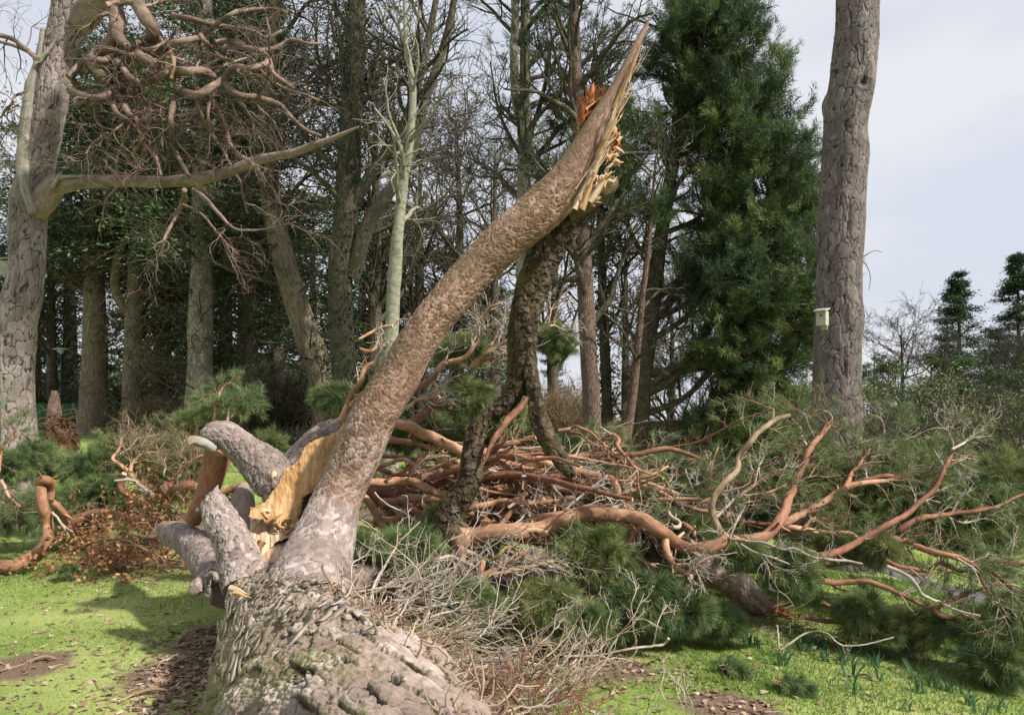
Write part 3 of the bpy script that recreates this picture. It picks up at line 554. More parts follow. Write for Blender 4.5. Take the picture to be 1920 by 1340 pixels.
A_ = [(-60, 46, 1.1, 'dark conifer beyond the left edge of the frame, behind the near pine'), (60, 44, 1.0, 'dark conifer seen between the near left pine and the flared cedar trunk'), (130, 52, 1.25, 'dark conifer rising behind the flared cedar trunk'), (310, 46, 1.15, 'dark conifer filling the gap left of the pale beige trunk'), (420, 44, 1.1, 'dark conifer just right of the pale beige trunk'), (770, 62, .62, 'small dark conifer far behind the pale birch'), (860, 50, .62, 'short dark conifer seen under the leaning limb'), (1040, 70, .55, 'small distant conifer behind the reddish pine trunk'), (1797, 58, .60, 'dark conifer filling in right below the first pointed fir'), (1905, 56, .64, 'dark conifer filling in right below the right-hand fir'), (1720, 60, .45, 'low dark conifer below the bare whitish tree'), (1560, 46, .66, 'dark conifer hidden behind the tall bare trunk'), (1640, 60, .60, 'low dark conifer just right of the tall bare trunk')]
for px, d, s, lb in A_: place(pA, px, d, s, lb)
B_ = [(100, 40, .9, 'bare tangled tree left of the flared cedar trunk'), (300, 41, .85, 'bare tangled tree with fine twigs between cedar and beige trunk'), (520, 38, 1.1, 'bare tangled tree right of the dark central conifer'), (700, 34, 1.15, 'bare tree with fine twigs left of the pale birch'), (790, 40, 1.1, 'bare tree spreading against the sky right of the pale birch'), (860, 45, 1.25, 'tall bare tree against the sky above the leaning limb'), (930, 38, 1.0, 'bare tree left of the straight grey-green pine'), (1040, 42, 1.1, 'bare tree between the two tall central pines'), (1170, 44, 1.0, 'bare tree behind the splintered tip'), (1260, 36, .7, 'bare twiggy tree low behind the green pine'),
      (1690, 50, .78, 'bare tree with whitish twigs against the sky, right of the tall bare trunk'), (1745, 54, .72, 'thin bare tree left of the first pointed conifer'), (1850, 52, .62, 'dense bare tree between the two pointed conifers'), (1905, 48, .66, 'bare tree below the right-hand pointed conifer'), (1965, 48, .7, 'bare tree at the right edge of the frame')]
for px, d, s, lb in B_: place(pB, px, d, s, lb)
C_ = [(30, 50, .9, 'olive conifer low behind the near left pine'), (400, 56, .75, 'olive conifer low behind the pale beige trunk'), (500, 52, .6, 'olive conifer low behind the green fence'), (700, 50, .55, 'olive conifer low behind the broken fork'), (1210, 52, .42, 'olive conifer low behind the leaning orange trunk'), (1665, 44, .68, 'olive conifer on the near side of the low dark one'), (1775, 48, .74, 'olive ivy-laden conifer below the first pointed conifer'), (1880, 46, .66, 'olive conifer low between the pointed conifers'), (1450, 40, .5, 'olive conifer low behind the green pine'), (590, 44, 1.1, 'olive conifer between the leaning trunk and the thick dark trunk'), (720, 42, 1.0, 'olive conifer behind the pale birch'), (850, 46, .85, 'olive conifer above the leaning limb'), (930, 40, .62, 'olive conifer left of the straight grey-green pine'), (450, 40, 1.2, 'tall olive conifer right of the pale beige trunk'), (300, 42, 1.25, 'tall olive conifer behind the contorted boughs')]
for px, d, s, lb in C_: place(pC, px, d, s, lb)
def fir(px, top, d, wpx, label):
    x = (px - 960) / F * d; g = float(G(x, d)); H = EYE + (HOR - top) / F * d - g; root = empty('fir_tree', (x, d, g), label, 'tree', 'pointed firs on the skyline')
    C, R = mktrunk(root, [(x, d, g - .3), (x + .1, d, g + H * .5), (x, d, g + H)], [.35, .22, .03], M['bgdark'], 10, 40)
    crown_conifer(root, C, R, M['bgdark'], M['darkF'], k1=120, L1=wpx * 1.45 / F * d, t0=.04, k2=11, per=5, leaf=.26, tint=.3, Lt=.98, up=-.02, clust=6)
fir(1797, 508, 62, 92, 'pointed dark fir on the skyline, nearer the tall bare trunk'); fir(1908, 482, 62, 100, 'pointed dark fir on the skyline at the right edge of the frame')

# shrubs: one kind of leaf mass, separate things
def shrub(name, label, px, py, d, w_, h_, mat, n=5000, leaf=.16, tint=.5, group='shrubs at the edge of the wood', twigs=120, dep=None, tw=M['bgdark'], gz=None):
    x = (px - 960) / F * d; g = float(G(x, d)); top = EYE + (HOR - py) / F * d; H = max(.6, top - g); W = w_ / F * d
    root = empty(name, (x, d, g), label, 'shrub', group); fb = Buf(); bf = Buf()
    dd = rng.normal(size=(n, 3)); dd = nrm(dd); dd[:, 2] = np.abs(dd[:, 2]); az = np.arctan2(dd[:, 1], dd[:, 0])
    rr = (rng.uniform(.25, 1, n) ** .4) * (1 + .28 * fbm(dd[:, 0] * 2.2 + px, dd[:, 1] * 2.2, dd[:, 2] * 2.5, 3, int(px) % 31))
    pos = dd * rr[:, None] * np.array([W / 2, (dep or W * .4), H * .95]) + np.array([x, d, g])
    leaves(fb, pos, leaf, leaf * .5, np.clip(tint + .25 * fbm(pos[:, 0] * 1.2, pos[:, 1] * 1.2, pos[:, 2] * 1.2, 2, 5), 0, 1), .15)
    K = twigs; base = np.tile([x, d, g], (K, 1)) + rng.normal(size=(K, 3)) * np.array([W * .15, W * .1, 0]); dr = nrm(rng.normal(size=(K, 3)) * np.array([W * .5, W * .4, 0]) + np.array([0, 0, H])); npt = 7; pp = [base]; p = base
    for j in range(npt - 1): p = p + dr * (np.hypot(H, W * .3) * rng.uniform(.7, 1.1, (K, 1)) / (npt - 1)); dr = nrm(dr + rng.normal(size=(K, 3)) * .16); pp.append(p)
    PP = np.stack(pp, 1); RR = np.linspace(.03, .008, npt)[None] * np.ones((K, 1)); tubes(bf, PP, RR, 3); a, ar = grow(PP, RR, 5, .3, 1, H * .28, .7, 5, .2, .03, rmin=.008); tubes(bf, a, ar, 3)
    bf.build('twigs', tw, root); fb.build('foliage', mat, root); return root
rng = np.random.default_rng(31)
for i, (px, py, d, w_, tn, lb) in enumerate([(1650, 728, 36, 180, .5, 'big olive shrub right against the tall bare trunk'), (1745, 706, 34, 220, .68, 'big olive shrub below the first pointed fir'), (1850, 728, 33, 220, .62, 'big olive shrub below the right-hand fir'), (1935, 735, 31, 190, .42, 'grey-green shrub at the right edge of the frame'), (1700, 770, 29, 180, .2, 'dark shrub in front of the olive ones'), (1850, 785, 28, 200, .35, 'dark low shrub in front at the right'), (1600, 800, 33, 150, .35, 'dark shrub behind the base of the tall bare trunk')]):
    shrub('shrub', lb, px, py, d, w_, 1, M['hedge'], 13000, .15, tn)
for px, py, d, w_, tn, lb in [(1290, 800, 27, 130, .3, 'dark evergreen shrub below the green pine, right of its trunk'), (1380, 800, 25, 150, .42, 'dark evergreen shrub under the middle of the green pine'), (1480, 790, 25, 150, .35, 'dark evergreen shrub left of the tall bare trunk'), (1230, 830, 30, 90, .5, 'green shrub close behind the green pine trunk'), (1050, 800, 28, 110, .35, 'dark shrub left of the reddish pine trunk')]:
    shrub('evergreen_shrub', lb, px, py, d, w_, 1, M['ivy'], 5000, .15, tn)
shrub('bare_shrub', 'leafless brown shrub seen between the hanging limb and the reddish pine', 1060, 722, 34, 120, 1, M['litter'], 900, .09, .3, twigs=420, tw=M['twig'])
shrub('bare_shrub', 'leafless brown shrub left of the pale beige trunk base', 300, 745, 33, 120, 1, M['litter'], 200, .08, .3, twigs=300, tw=M['twig'])
shrub('bare_shrub', 'leafless dark shrub at the foot of the leaning background trunk', 520, 700, 30, 150, 1, M['litter'], 200, .08, .3, twigs=420, tw=M['bgdark'])
r1 = shrub('blossom_shrub', 'small shrub dotted with white blossom behind the broken orange wood', 575, 795, 24, 60, 1, M['white'], 150, .06, .5, twigs=60)
# far wood as one mass
rng = np.random.default_rng(41); fb = Buf(); n = 60000; xx = rng.uniform(-75, 85, n); yy = rng.uniform(78, 96, n); g = G(xx, yy)
hh = (4.2 + 2.2 * sst(-5, -40, xx) + 1.8 * fbm(xx * .12, yy * .1, 0, 3, 9)); leaves(fb, np.stack([xx, yy, g + hh * rng.uniform(0, 1, n) ** .7], 1), .75, .5, .3, .18)
tag(fb.build('distant_woodland', M['darkF']), 'distant low dark woodland closing the view', 'woodland', kind='stuff')

# ---------------------------------------------------------------- fence, lamps
m, t, b = newmat('green_painted_boards'); bkv = attr(t, 'bk').outputs['Vector']; n1 = noise(t, mapped(t, bkv, (6, 6, .6)), 1.5, 4)
t.links.new(ramp(t, n1.outputs[0], [(.3, (.012, .10, .035)), (.7, (.03, .20, .075))]), b.inputs['Base Color']); M['green'] = m
fx0, fx1, fy = -30.5, -11.5, 43.; root = empty('board_fence', ((fx0 + fx1) / 2, fy, G(-20, fy)), 'green painted close-board fence at the back of the lawn', 'fence')
bf = Buf(); x = fx0
while x < fx1:
    g = float(G(x, fy)); boxv(bf, (x, fy + rng.normal() * .004, g + .78 + rng.normal() * .01), .145, .022, 1.6, tint=rng.uniform()); x += .152
bf.build('boards', M['green'], root)
for z in (.35, 1.25):
    bf = Buf(); boxv(bf, ((fx0 + fx1) / 2, fy + .04, float(G(-20, fy)) + z), fx1 - fx0, .045, .09); bf.build('rail', M['green'], root)
for x in np.arange(fx0 + .5, fx1, 2.9): bf = Buf(); boxv(bf, (x, fy + .09, float(G(x, fy)) + .8), .1, .08, 1.75); bf.build('post', M['green'], root)
M['lampmetal'] = plain('dark_lamp_paint', (.012, .014, .016), (.03, .032, .035), 5, .5); M['lampcap'] = plain('pale_lamp_cap', (.45, .46, .45), (.62, .62, .60), 3, .4)
def lamp(px, topy, d, label):
    x = (px - 960) / F * d; g = float(G(x, d)); top = EYE + (HOR - topy) / F * d; root = empty('street_lamp', (x, d, g), label, 'lamp', 'park lamps by the path')
    bf = Buf(); tube(bf, [(x, d, g - .2), (x, d, g + .9), (x, d, g + .95), (x, d, top - .3)], [.07, .07, .045, .04], 12, 40); bf.build('post', M['lampmetal'], root)
    bf = Buf(); tube(bf, [(x, d, top - .32), (x, d, top - .2), (x, d, top - .1)], [.05, .13, .17], 16, 8); bf.build('lantern', M['lampcap'], root)
    bf = Buf(); tube(bf, [(x, d, top - .1), (x, d, top - .08), (x, d, top - .03), (x, d, top)], [.36, .40, .30, .05], 20, 10); bf.build('cap', M['lampcap'], root)
lamp(115, 652, 38.5, 'dark lamp post with pale round cap, left of the flared cedar trunk'); lamp(467, 640, 36, 'dark lamp post with pale round cap, behind the knobbed grey limb')
# ---------------------------------------------------------------- zones of the picture (origin and scale of the sheets the outlines were read from)
ZN = {'P': (0, 0, 1), 'U': (0, 0, 2.978), 'C3': (1280, 0, 2.978), 'Q': (0, 450, 2.978), 'M': (640, 450, 2.978), 'E': (1280, 450, 2.978), 'N': (640, 890, 2.978), 'R': (1280, 890, 2.978),
      'K': (340, 760, 3.94), 'B': (660, 780, 4.467), 'C': (1060, 780, 4.467), 'D': (1400, 760, 3.69), 'L': (0, 780, 4.324), 'S': (0, 890, 2.978), 'T': (960, 20, 3.35)}
def zpt(z, x, y, d, r=0.):
    ox, oy, s = ZN[z]; q = P(ox + x / s, oy + y / s, d)
    k = 0
    while q[2] < G(q[0], q[1]) + r * .8 and k < 80: d *= .985; q = P(ox + x / s, oy + y / s, d); k += 1
    return q, d
def spec(sp, jit=.05):
    h, pts = sp.split(':'); z, w0, w1, d0, d1, mc = h.split(); s = ZN[z][2]; pts = [tuple(map(float, q.split(','))) for q in pts.split()]
    n = len(pts); out = []; rr = []; d0, d1, w0, w1 = map(float, (d0, d1, w0, w1)); ph = rng.uniform(0, 6)
    for i, (x, y) in enumerate(pts):
        f = i / max(1, n - 1); d = d0 + (d1 - d0) * f + jit * math.sin(ph + 1.7 * i); w_ = w0 + (w1 - w0) * f; q, d = zpt(z, x, y, d, w_ / 2 / s * d / F); out.append(q); rr.append(w_ / 2 / s * d / F)
    return np.array(out), np.array(rr), mc
MC = {'O': 'orange', 'R': 'redbr', 'G': 'greyst', 'P': 'pale', 'M': 'mossy', 'T': 'twig', 'K': 'pinebark', 'D': 'dead', 'Y': 'yelmoss'}
def thing_branch(label, specs, tw=0, twL=.35, mat=None, nd=0, ndm='needle', ndt=.45, name='fallen_branch', cat='branch', group='broken boughs of the fallen pine', twup=0.02, rmin=.0022, lump=.10, ndL=.10, t0=.25, twm=None):
    ps = [spec(s) for s in specs]; b0 = ps[0][0].mean(0); root = empty(name, (b0[0], b0[1], max(G(b0[0], b0[1]), 0 * b0[2] - 9)), label, cat, group)
    pol = []
    for i, (p, r, mc) in enumerate(ps):
        bf = Buf(); L_ = np.linalg.norm(np.diff(p, axis=0), axis=1).sum(); big = r.max() > .02
        c, rr = tube(bf, p, r, 16 if r.max() > .035 else (10 if big else 6), int(np.clip(L_ / (.02 if big else .03), 14, 160)), lump=lump * 1.3, wob=.55, capmat=1, tint=float(np.clip(.5 + rng.normal() * .22, 0, 1)), seed=i + int(p[0][0] * 10) % 13)
        if r.max() > .014:
            s_, sr_ = grow(c[None], rr[None], 4, .08, .9, float(r.max()) * 2.6, 1.1, 4, .1, 0, rr=.38, rmin=.002, jit=.6, taper=.6); tubes(bf, s_, sr_, 6)
        bf.build('branch' if i == 0 else 'side_branch', [M[MC[mc]], M['palewood']], root)
        q, _ = even(c, rr, 24, 2); pol.append((q[:, :3], q[:, 3]))
    if tw:
        A = np.stack([p[0] for p in pol]); AR = np.stack([p[1] for p in pol]); w_ = np.array([np.linalg.norm(np.diff(a, axis=0), axis=1).sum() for a in A]); k = max(1, int(tw))
        bf = Buf(); a, ar = grow(A, AR, k, t0, 1, twL, .85, 7, .2, twup, rr=.5, rmax=.008, rmin=rmin * 1.8, jit=.5, Lt=.2); tubes(bf, a, ar, 5)
        b2, br = grow(a, ar, 4, .15, 1, twL * .5, .7, 5, .22, twup, rr=.7, rmin=rmin * 1.2); tubes(bf, b2, br, 3)
        c, cr = grow(b2, br, 2, .2, 1, twL * .22, .7, 4, .25, twup, rr=.7, rmin=rmin); tubes(bf, c, cr, 3)
        bf.build('twigs', twm or M['pale'] if mat is None else M[mat], root)
        if nd:
            fb = Buf(); sel = rng.uniform(size=len(b2)) < nd; pos, dr = along(b2[sel], .3, 3); needles(fb, pos, dr, 12, ndL, .55, .0035, ndt, .2, droop=.15, jit=.01); 
            sel = rng.uniform(size=len(c)) < nd; pos, dr = along(c[sel], .3, 2); needles(fb, pos, dr, 12, ndL, .5, .0035, ndt, .2, droop=.15, jit=.01)
            if fb.n: fb.build('needles', M[ndm], root)
    return root
def clump(label, px, py, d, rpx, squash=.7, tint=.45, mat='needle', shoots=60, per=5, nl=16, ndL=.10, wd=.0035, droop=.3, twigm='pale', group='green needle sprays of the fallen pine', lean=(0, 0, 0), name='needle_spray', wtw=1., tws=(.0035, .0016), sp=.36, flat=1.):
    """a bough end: stems spreading from a hidden base, needles along their outer part"""
    R0 = .57 * rpx / F * d; cen = P(px, py, d); g = float(G(cen[0], cen[1])); cen[2] = max(cen[2], g + R0 * .35)
    root = empty(name, (cen[0], cen[1], g), label, 'needle spray', group); K = shoots
    dr = nrm(rng.normal(size=(K, 3))); dr[:, 2] = dr[:, 2] * squash + .15; base = cen + dr * R0 * .12 - np.array(lean) * R0 * .4 + rng.normal(size=(K, 3)) * R0 * .1
    an = np.array([rng.uniform(.9, 1.5), rng.uniform(.7, 1.2), rng.uniform(.55, 1.0)]); an[2] *= flat
    npt = 7; p = base; pp = [p]; d_ = nrm(dr + np.array(lean)); sl = np.linalg.norm(d_ * an, axis=1, keepdims=True); d_ = nrm(d_ * an); st = sl * R0 * rng.uniform(.45, 1.35, (K, 1)) / (npt - 1)
    for j in range(npt - 1): p = p + d_ * st; pp.append(p); d_ = nrm(d_ + rng.normal(size=(K, 3)) * .14 + np.array([0, 0, -.06 * droop * 2]))
    PP = np.stack(pp, 1); gz = G(PP[..., 0], PP[..., 1]) + .02; PP[..., 2] = np.maximum(PP[..., 2], gz + rng.uniform(0, .05, (K, 1)))
    RR = np.linspace(tws[0], tws[1], npt)[None] * np.ones((K, 1)); bf = Buf(); tubes(bf, PP, RR, 4)
    a, ar = grow(PP, RR, per, .25, .95, R0 * .38, .6, 5, .2, 0, rr=.8, rmin=tws[1]); a[..., 2] = np.maximum(a[..., 2], G(a[..., 0], a[..., 1]) + .015); tubes(bf, a, ar, 3)
    bf.build('twigs', M[twigm], root); fb = Buf()
    tk = rng.normal(size=K) * .2
    pos, dd = along(a, .35, 4); needles(fb, pos, dd, nl, ndL, sp, wd, np.clip(tint + np.repeat(tk, per * 4), 0, 1), .2, droop, .008)
    pos, dd = along(PP, .6, 4); needles(fb, pos, dd, nl, ndL, sp, wd, np.clip(tint + np.repeat(tk, 4), 0, 1), .2, droop, .008)
    fb.build('needles', M[mat], root); return root

# ---------------------------------------------------------------- near standing pines
rng = np.random.default_rng(51)
def cl(pts, d, d1=None):
    n = len(pts); o = []; r = []
    for i, (x, y, w_) in enumerate(pts): dd = d + ((d1 or d) - d) * i / (n - 1); o.append(P(x, y, dd)); r.append(w_ / 2 * dd / F)
    return o, r
lp = empty('pine_tree', (*P(30, 950, 13.5)[:2], float(G(*P(30, 950, 13.5)[:2]))), 'near pine trunk at the left edge, with a long bare limb and contorted orange boughs', 'tree')
pts, rr = cl([(34, 975, 108), (31, 900, 88), (28, 830, 74), (26, 750, 68), (26, 690, 67), (28, 640, 67), (30, 600, 67), (42, 555, 66), (50, 505, 58), (51, 450, 60), (54, 400, 62), (60, 350, 58), (74, 300, 50), (88, 235, 52), (98, 170, 55), (110, 100, 52), (121, 67, 58), (132, 33, 66), (138, 0, 70), (148, -60, 74), (170, -200, 60), (190, -400, 44)], 13.5, 13.2)
def dz(u, v, th, pos):
    wx = .42 * fbm(u * 8, v * 5, 0, 3, 5); wy = .4 * fbm(u * 8, v * 5, 4, 3, 6)
    F1, F2, ID, du, dv = worley(u / .115 + wx, v / .30 + wy, 3); G1, G2, IG, _a, _b = worley(u / .05 + wx, v / .10 + wy, 13)
    e = np.clip((F2 - F1) * 4.5, 0, 1); e2 = np.clip((G2 - G1) * 6, 0, 1); n_ = fbm(u * 60, v * 25, 0, 3, 7)
    return .013 * (e - .8) + .006 * ID + .0035 * e2 + .003 * n_ + .012 * fbm(u * 3, v * 1.2, 0, 2, 8), .6 * ID + .4 * IG, np.clip(.0 + e * (.62 + .4 * e2) + .10 * n_, 0, 1)
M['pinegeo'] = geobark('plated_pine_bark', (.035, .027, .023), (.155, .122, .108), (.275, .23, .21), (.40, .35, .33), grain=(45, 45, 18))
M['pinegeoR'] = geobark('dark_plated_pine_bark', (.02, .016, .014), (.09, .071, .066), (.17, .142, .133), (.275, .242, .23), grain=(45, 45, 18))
bf = Buf(); tube(bf, pts, rr, 220, 1300, disp=dz, capmat=0, seed=2); bf.build('trunk', M['pinegeo'], lp)
bf = Buf(); p, r = cl([(62, 400, 14), (48, 350, 24), (44, 290, 23), (50, 220, 22), (60, 160, 19), (72, 110, 16), (80, 70, 13), (82, 56, 10)], 13.1); tube(bf, p, r, 16, 60, lump=.3, seed=4); bf.build('dead_limb', M['dead'], lp)
bf = Buf(); tube(bf, *cl([(74, 115, 9), (95, 90, 6), (110, 62, 2)], 13.0), 8, 20, lump=.3); bf.build('dead_spur', M['dead'], lp)
bf = Buf(); tube(bf, *cl([(66, 392, 46), (84, 372, 44), (100, 352, 40), (118, 342, 34)], 13.3, 13.1), 20, 30, lump=.12)
tube(bf, *cl([(104, 348, 36), (150, 342, 25), (190, 340, 23), (240, 340, 23), (290, 341, 23), (340, 339, 23), (385, 333, 23), (430, 322, 21), (475, 303, 19), (515, 294, 17), (550, 287, 16), (590, 272, 14), (620, 261, 10), (650, 248, 7), (672, 238, 3)], 13.1, 11.8), 18, 160, lump=.10, seed=6); bf.build('low_limb', M['pinklimb'], lp)
bf = Buf(); tube(bf, *cl([(98, 352, 8), (110, 334, 8), (116, 322, 3)], 12.9), 8, 12, lump=.3); tube(bf, *cl([(112, 333, 8), (140, 331, 6), (170, 331, 2)], 12.88), 8, 16, lump=.3); bf.build('snapped_stub', M['dead'], lp)
bf = Buf(); tube(bf, *cl([(150, 40, 50), (175, 10, 45), (205, -30, 40), (240, -100, 36)], 13.2, 12.6), 16, 40, lump=.1); bf.build('fork', M['pinklimb'], lp)
CON = """U 90 45 12.2 12.0 R : 640,-80 645,60 650,150 630,230 560,290 520,340 560,400 600,440 645,470
U 85 52 12 12 R : 730,-80 760,10 800,90 850,170 830,240 770,300 830,340 900,380 960,400
U 60 50 12 12 R : 655,180 670,230 720,270 760,300
U 42 14 11.8 12.2 R : 850,300 900,270 950,250 1050,225 1120,200 1180,160 1280,90 1350,60 1500,50 1600,70
U 30 18 12 12 R : 1120,200 1140,230 1180,270 1230,320 1300,340
U 48 42 11.8 11.9 R : 950,405 1000,395 1050,400 1150,400 1200,440
U 48 24 11.8 11.6 O : 975,440 1010,510 1100,530 1180,490 1250,440 1310,380 1400,385 1480,360 1500,330 1520,400 1560,440 1630,490
U 42 18 11.7 12 O : 1255,480 1330,530 1450,550 1560,590 1610,640 1700,720 1790,760
U 36 18 11.8 11.9 O : 985,520 960,620 955,700 960,800 1000,890 1040,960 1060,990
U 28 12 11.9 11.9 R : 1030,1060 1020,1130 970,1230 920,1330 900,1420
U 26 8 11.8 11.5 O : 1080,1060 1150,1110 1230,1200 1320,1280 1480,1280 1650,1240
U 14 8 11.8 11.6 O : 1020,1140 1130,1200 1240,1330 1330,1420
U 30 20 11.9 11.8 T : 870,190 930,270 970,340 955,440
U 36 36 12 11.9 R : 380,430 450,360 500,320 580,335 660,310 740,290
U 46 36 12.1 12 R : 520,350 560,420 620,460 690,430 680,370 640,330
U 36 44 11.8 11.9 O : 390,500 480,540 560,548 640,500 690,470 700,400
U 36 30 11.8 11.9 R : 690,390 730,440 800,465 850,440 920,410 990,400
U 46 16 12 12 R : 640,480 680,560 720,640 790,700 800,800 860,860 900,980
U 28 20 11.8 11.8 O : 630,550 640,620 690,660 760,690 800,720
U 16 10 11.8 11.8 O : 540,570 530,640 560,700 640,730
U 14 7 11.8 11.8 O : 600,740 560,770 510,810 480,860
U 12 6 11.8 11.8 T : 690,690 610,760 600,850 590,940
U 32 14 12.1 12.2 R : 1190,560 1230,650 1260,750 1310,840 1400,910 1460,970 1480,1040
U 14 12 11.8 11.8 R : 1500,340 1505,200 1490,100
U 26 24 12.6 12.8 O : 210,330 150,280 60,215 -40,190
U 20 16 12.6 12.8 O : 200,310 100,265 0,235 -60,220
U 13 8 12.6 12.4 O : 150,510 80,540 60,580 0,660 -50,700
U 8 4 12.5 12.4 O : 75,560 40,650 80,740
U 18 8 12 12 R : 560,560 640,545 720,540 800,560
U 30 14 12.3 12.4 R : 700,120 620,80 540,100 500,160
U 24 10 12 12 R : 1180,440 1200,500 1160,620 1180,760 1150,840
U 16 8 12 12 R : 1000,540 900,580 860,600 850,660
U 16 8 12 12 R : 800,560 900,600 1000,650 1050,640
U 12 5 11.9 11.9 T : 1100,560 1130,650 1190,760 1240,810 1400,825
U 12 5 11.9 11.9 T : 1340,560 1400,650 1440,750
U 12 5 12 12 R : 420,900 340,860 380,920 350,940"""
CON = CON.strip()
for k in range(16):
    x, y = rng.uniform(120, 420), rng.uniform(10, 240); an_ = rng.uniform(-.6, 1.3); q_ = []
    for j in range(8): q_.append('%d,%d' % (x, y)); x += 30 * math.cos(an_); y += 30 * math.sin(an_); an_ += rng.normal() * .38
    w_ = rng.uniform(5, 12); CON += '\nP %.1f %.1f %.2f %.2f %s:%s' % (w_, w_ * .45, rng.uniform(12, 12.5), rng.uniform(12, 12.8), 'RRT'[k % 3], ' '.join(q_))
pol = []
for i, s in enumerate(CON.strip().split('\n')):
    s = s.replace(' :', ':'); p, r, mc = spec(s, .25); bf = Buf(); c, rr = tube(bf, p, r, 16, 110, lump=.16, wob=.3, tint=float(rng.uniform(.3, .8)), seed=i); bf.build('contorted_bough', M['contort'] if mc != 'T' else M['twig'], lp); q, _ = even(c, rr, 20, 2); pol.append((q[:, :3], q[:, 3]))
A = np.stack([p[0] for p in pol]); AR = np.stack([p[1] for p in pol]); bf = Buf()
a, ar = grow(A, AR, 4, .25, 1, .6, .95, 8, .26, -.03, rr=.4, rmax=.022, rmin=.010, jit=.5); tubes(bf, a, ar, 5); b2, br = grow(a, ar, 4, .15, 1, .5, .8, 6, .26, -.03, rr=.6, rmin=.0055); tubes(bf, b2, br, 3); c3, cr = grow(b2, br, 2, .2, 1, .25, .7, 4, .26, 0, rr=.7, rmin=.0042); tubes(bf, c3, cr, 3)
bf.build('twigs', M['contort'], lp)
rp = empty('pine_tree', (*P(1585, 1090, 14)[:2], float(G(*P(1585, 1090, 14)[:2]))), 'tall bare pine trunk standing alone at the right against the sky', 'tree')
pts, rr = cl([(1592, 1130, 124), (1589, 1080, 102), (1580, 980, 90), (1572, 860, 86), (1569, 770, 84), (1570, 650, 83), (1573, 550, 82), (1576, 436, 77), (1581, 330, 80), (1585, 285, 80), (1586, 235, 77), (1592, 190, 79), (1600, 134, 77), (1607, 67, 74), (1610, 0, 73), (1616, -80, 76), (1630, -400, 62), (1640, -700, 40)], 14)
def dzr(u, v, th, pos):
    a_, b_, c_ = dz(u, v, th, pos); k = .09 * np.exp(-((pos[..., 0] - P(1545, 195, 14)[0]) ** 2 / .15 ** 2 + (pos[..., 2] - P(1545, 195, 14)[2]) ** 2 / .20 ** 2)) * (pos[..., 0] < P(1570, 195, 14)[0])
    k = k + .03 * fbm(u * 1.5, v * 1.1, 0, 2, 8)
    hx = (pos[..., 0] - P(1600, 172, 14)[0]) ** 2 + (pos[..., 2] - P(1600, 172, 14)[2]) ** 2; hf = (pos[..., 1] < 14)
    k = k + hf * (.022 * np.exp(-((np.sqrt(hx) - .12) / .05) ** 2) - .04 * np.exp(-hx / .07 ** 2)); return a_ + k, b_, np.where(hf & (hx < .065 ** 2), .1, c_)
bf = Buf(); tube(bf, pts, rr, 240, 1500, disp=dzr, capmat=0, seed=5); bf.build('trunk', M['pinegeoR'], rp)
bf = Buf()
for k in range(2): tube(bf, *cl([(1614, 485, 3), (1628, 475, 2), (1642, 470, 1.5), (1655, 473, 1)] if k == 0 else [(1615, 486, 3), (1626, 500, 2), (1632, 520, 1.6), (1629, 545, 1)], 14), 5, 20)
bf.build('epicormic_twig', M['twig'], rp)
M['boxwood'] = plain('weathered_pale_board', (.30, .29, .22), (.46, .45, .37), 14, .8, .4, .004, 'Object')
M['dark'] = plain('dark_hole', (.01, .01, .01), (.02, .018, .015), 8, .9, 0)
def birdbox(px, py, d, label, rz, s=1.):
    c = P(px, py, d); root = empty('bird_box', c, label, 'bird box', 'bird boxes nailed to the pine trunks'); co, si = math.cos(rz), math.sin(rz); Rm = np.array([[co, -si, 0], [si, co, 0], [0, 0, 1.]])
    def bx(o, sz, nm, mat, tilt=0): bf = Buf(); ct, st = math.cos(tilt), math.sin(tilt); Rt = Rm @ np.array([[1, 0, 0], [0, ct, -st], [0, st, ct]]); boxv(bf, c + Rm @ (np.array(o) * s), *(np.array(sz) * s), rot=Rt); bf.build(nm, M[mat], root)
    bx((0, 0, 0), (.15, .13, .22), 'body', 'boxwood'); bx((0, -.03, .135), (.19, .21, .022), 'roof', 'boxwood', .22); bx((0, .085, 0), (.09, .02, .34), 'backboard', 'boxwood')
    bf = Buf(); tube(bf, [c + Rm @ np.array([0, -.060, .045]) * s, c + Rm @ np.array([0, -.0665, .045]) * s], [.018 * s, .018 * s], 14, 3); bf.build('entrance_hole', M['dark'], root)
birdbox(1542, 597, 13.52, 'small pale bird box on the dark left side of the tall bare pine trunk', -.75, 1.15); birdbox(8, 503, 13.45, 'pale bird box at the left edge of the frame, on the near left pine', -1.2, 1.15)

